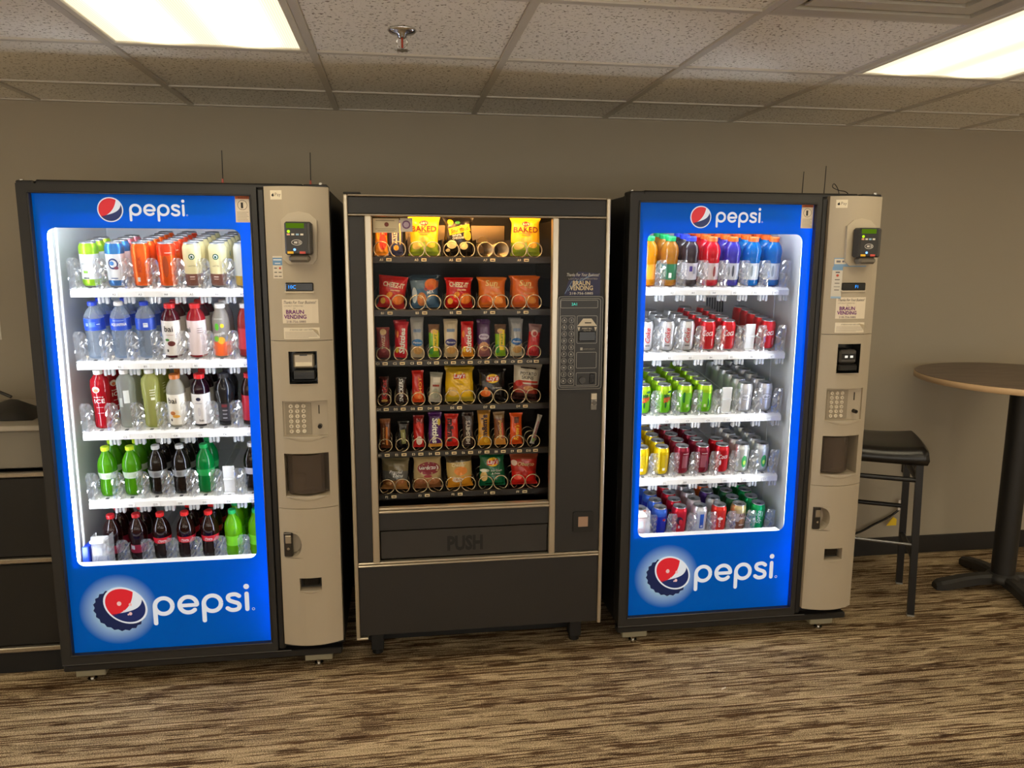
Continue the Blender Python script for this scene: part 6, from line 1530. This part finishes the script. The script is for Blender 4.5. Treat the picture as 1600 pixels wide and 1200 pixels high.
# local: x across (right +), y back
VIN = mat((20, 19, 19), 0.28, bump=0.2, bscale=250)
STL = mat((24, 24, 26), 0.38)
hw, hd, sh = 0.185, 0.185, 0.70
n = 14; vs = []
for layer in (0, 1, 2, 3):
    for j in range(n + 1):
        for i in range(n + 1):
            u, w = i / n * 2 - 1, j / n * 2 - 1
            k = (1.0, 1.03, 1.0, 0.90)[layer]
            cr = 1 - 0.05 * (abs(u) * abs(w)) ** 3
            x, y = u * (hw + 0.022) * k * cr, w * (hd + 0.022) * k * cr
            saddle = 0.014 * u * u
            z = (sh, sh + 0.02, sh + 0.042, sh + 0.062)[layer] + (saddle if layer > 1 else 0) + (0.008 * (1 - u ** 4) * (1 - w ** 4) if layer == 3 else 0)
            vs.append((x, y, z))
N1 = (n + 1) ** 2
fs = [(3 * N1 + j * (n + 1) + i, 3 * N1 + j * (n + 1) + i + 1, 3 * N1 + (j + 1) * (n + 1) + i + 1, 3 * N1 + (j + 1) * (n + 1) + i) for j in range(n) for i in range(n)]
fs += [tuple(reversed((j * (n + 1) + i, j * (n + 1) + i + 1, (j + 1) * (n + 1) + i + 1, (j + 1) * (n + 1) + i))) for j in range(n) for i in range(n)]
rim = [i for i in range(n + 1)] + [(j + 1) * (n + 1) - 1 for j in range(1, n + 1)] + [n * (n + 1) + i for i in range(n - 1, -1, -1)] + [j * (n + 1) for j in range(n - 1, 0, -1)]
for l in range(3):
    for a, b_ in zip(rim, rim[1:] + rim[:1]): fs.append((l * N1 + a, l * N1 + b_, (l + 1) * N1 + b_, (l + 1) * N1 + a))
MB(VIN).add(vs, fs, True).build('seat', ST)
for sx in (-1, 1):
    for sy in (-1, 1):
        l = MB(STL); x0, y0 = sx * (hw - 0.015), sy * (hd - 0.015); x1, y1 = sx * hw, sy * hd; w = 0.014
        l.add([(x1 - w, y1 - w, 0.008), (x1 + w, y1 - w, 0.008), (x1 + w, y1 + w, 0.008), (x1 - w, y1 + w, 0.008), (x0 - w, y0 - w, sh), (x0 + w, y0 - w, sh), (x0 + w, y0 + w, sh), (x0 - w, y0 + w, sh)],
              [(0, 3, 2, 1), (4, 5, 6, 7), (0, 1, 5, 4), (1, 2, 6, 5), (2, 3, 7, 6), (3, 0, 4, 7)])
        l = l.build('leg', ST)
        MB(mat((150, 148, 144), 0.5)).box((x1 - 0.015, y1 - 0.015, 0), (x1 + 0.015, y1 + 0.015, 0.009), 0.002).build('foot_cap', l)
def rung(z, side, r=0.009, m=STL):
    k = 1 - 0.08 * z / sh; a, b_ = hw * k, hd * k
    P = {'front': ((-a, -b_, z), (a, -b_, z)), 'back': ((-a, b_, z), (a, b_, z)), 'right': ((a, -b_, z), (a, b_, z)), 'left': ((-a, -b_, z), (-a, b_, z))}[side]
    MB(m).cyl(P[0], P[1], r, n=10).build('rung', ST)
rung(0.625, 'front', 0.011); rung(0.625, 'back', 0.011); rung(0.33, 'front', 0.007, mat((120, 120, 120), 0.25, metal=0.7)); rung(0.40, 'back', 0.011); rung(0.40, 'left'); rung(0.26, 'right', 0.012); rung(0.62, 'right', 0.014); rung(0.62, 'left', 0.014)

# power cord hanging behind the stool with its tags
cd = thing('power_cord', 'black power cord with a white tag hanging behind the stool', 'cord', (2.56, 3.58, 0))
MB(BLACK_GLOSS).tube(smooth_path([(-0.62, 0.02, 0.10), (-0.40, 0.02, 0.105), (-0.17, 0.03, 0.14), (-0.06, 0.035, 0.185), (0.04, 0.038, 0.23), (0.11, 0.04, 0.29), (0.12, 0.042, 0.36), (0.11, 0.045, 0.46), (0.125, 0.05, 0.50)]), 0.006, 6).build('cable', cd)
MB(mat((222, 214, 206), 0.6)).box((0.062, 0.020, 0.262), (0.102, 0.023, 0.318), 0.001).use(mat((120, 90, 84), 0.6)).box((0.072, 0.0192, 0.275), (0.089, 0.0202, 0.30)).build('white_tag', cd)
MB(mat((236, 200, 40), 0.6)).prism([(0.002, 0.180), (0.058, 0.180), (0.058, 0.215), (0.036, 0.228)], 0.018, 0.021).build('yellow_tag', cd)
MB(mat((40, 38, 36), 0.5)).box((0.09, 0.040, 0.46), (0.16, 0.0628, 0.575), 0.004).use(CHROME).cyl((0.125, 0.041, 0.545), (0.125, 0.038, 0.545), 0.004).build('outlet_plate', cd)

# low storage cabinet beside the first drink machine
CB = thing('storage_cabinet', 'black storage cabinet with grey top drawer and metal rails', 'cabinet', (-1.90, 2.95, 0))
cw = 0.625
MB(BLACK).box((0.01, 0.02, 0.095), (cw - 0.01, 0.55, 0.80), 0.003).build('body', CB)
MB(mat((20, 20, 21), 0.6)).box((0.02, 0.05, 0.0), (cw - 0.02, 0.52, 0.095)).build('plinth', CB)
for z0, z1 in ((0.135, 0.455), (0.485, 0.785)): MB(mat((30, 31, 32), 0.3)).box((0.0, 0.0, z0), (cw, 0.02, z1), 0.003).build('door_panel', CB)
for z in (0.112, 0.462, 0.790): MB(mat((186, 178, 164), 0.25, metal=0.8)).box((-0.005, -0.012, z), (cw + 0.002, 0.012, z + 0.018), 0.003).build('rail', CB)
MB(mat((128, 122, 110), 0.5)).box((0.0, 0.012, 0.818), (cw, 0.55, 0.958), 0.004).build('drawer', CB, label='grey drawer front')
MB(mat((168, 160, 146), 0.45)).box((-0.005, -0.008, 0.960), (cw + 0.002, 0.56, 0.980), 0.004).build('countertop', CB)
tr = thing('folded_bag', 'black crumpled bag lying on top of the storage cabinet', 'bag', (-1.90 + 0.40, 3.16, 0.980))
mb = MB(mat((40, 38, 36), 0.55)); n = 12; vs = []
for j in range(n + 1):
    for i in range(n + 1):
        u, w = i / n * 2 - 1, j / n * 2 - 1
        e = max(0.0, (1 - u * u) * (1 - w * w))
        vs.append((u * 0.15, w * 0.12, 0.002 + 0.085 * e ** 0.5 * (0.75 + 0.25 * math.sin(5 * u + 2 * w)) * (0.7 - 0.3 * u)))
fs = [(j * (n + 1) + i, j * (n + 1) + i + 1, (j + 1) * (n + 1) + i + 1, (j + 1) * (n + 1) + i) for j in range(n) for i in range(n)]
mb.add(vs, fs, True); mb.add([(-0.15, -0.12, 0), (0.15, -0.12, 0), (0.15, 0.12, 0), (-0.15, 0.12, 0)], [(3, 2, 1, 0)])
mb.build('body', tr)
MB(mat((52, 50, 47), 0.5)).tube(smooth_path([(-0.1, 0, 0.075), (-0.04, 0.01, 0.095), (0.03, 0.0, 0.07)]), 0.006, 6).build('handle', tr)

# sheet of paper on the wall at the picture's edge and a scrap on the carpet
tag(MB(mat((222, 218, 210), 0.7)).box((-1.93, WY - 0.002, 1.222), (-1.708, WY - 0.0005, 1.432)).build('paper_notice'), 'white paper sheet taped to the wall above the cabinet', 'paper')
sc = tag(MB(mat((220, 210, 190), 0.7)).box((-0.012, -0.003, 0.0), (0.012, 0.003, 0.003), 0.001).build('paper_scrap', None, (1.18, 2.51, 0.0), rot=(0, 0, 0.5)), 'tiny white paper scrap lying on the carpet', 'litter')
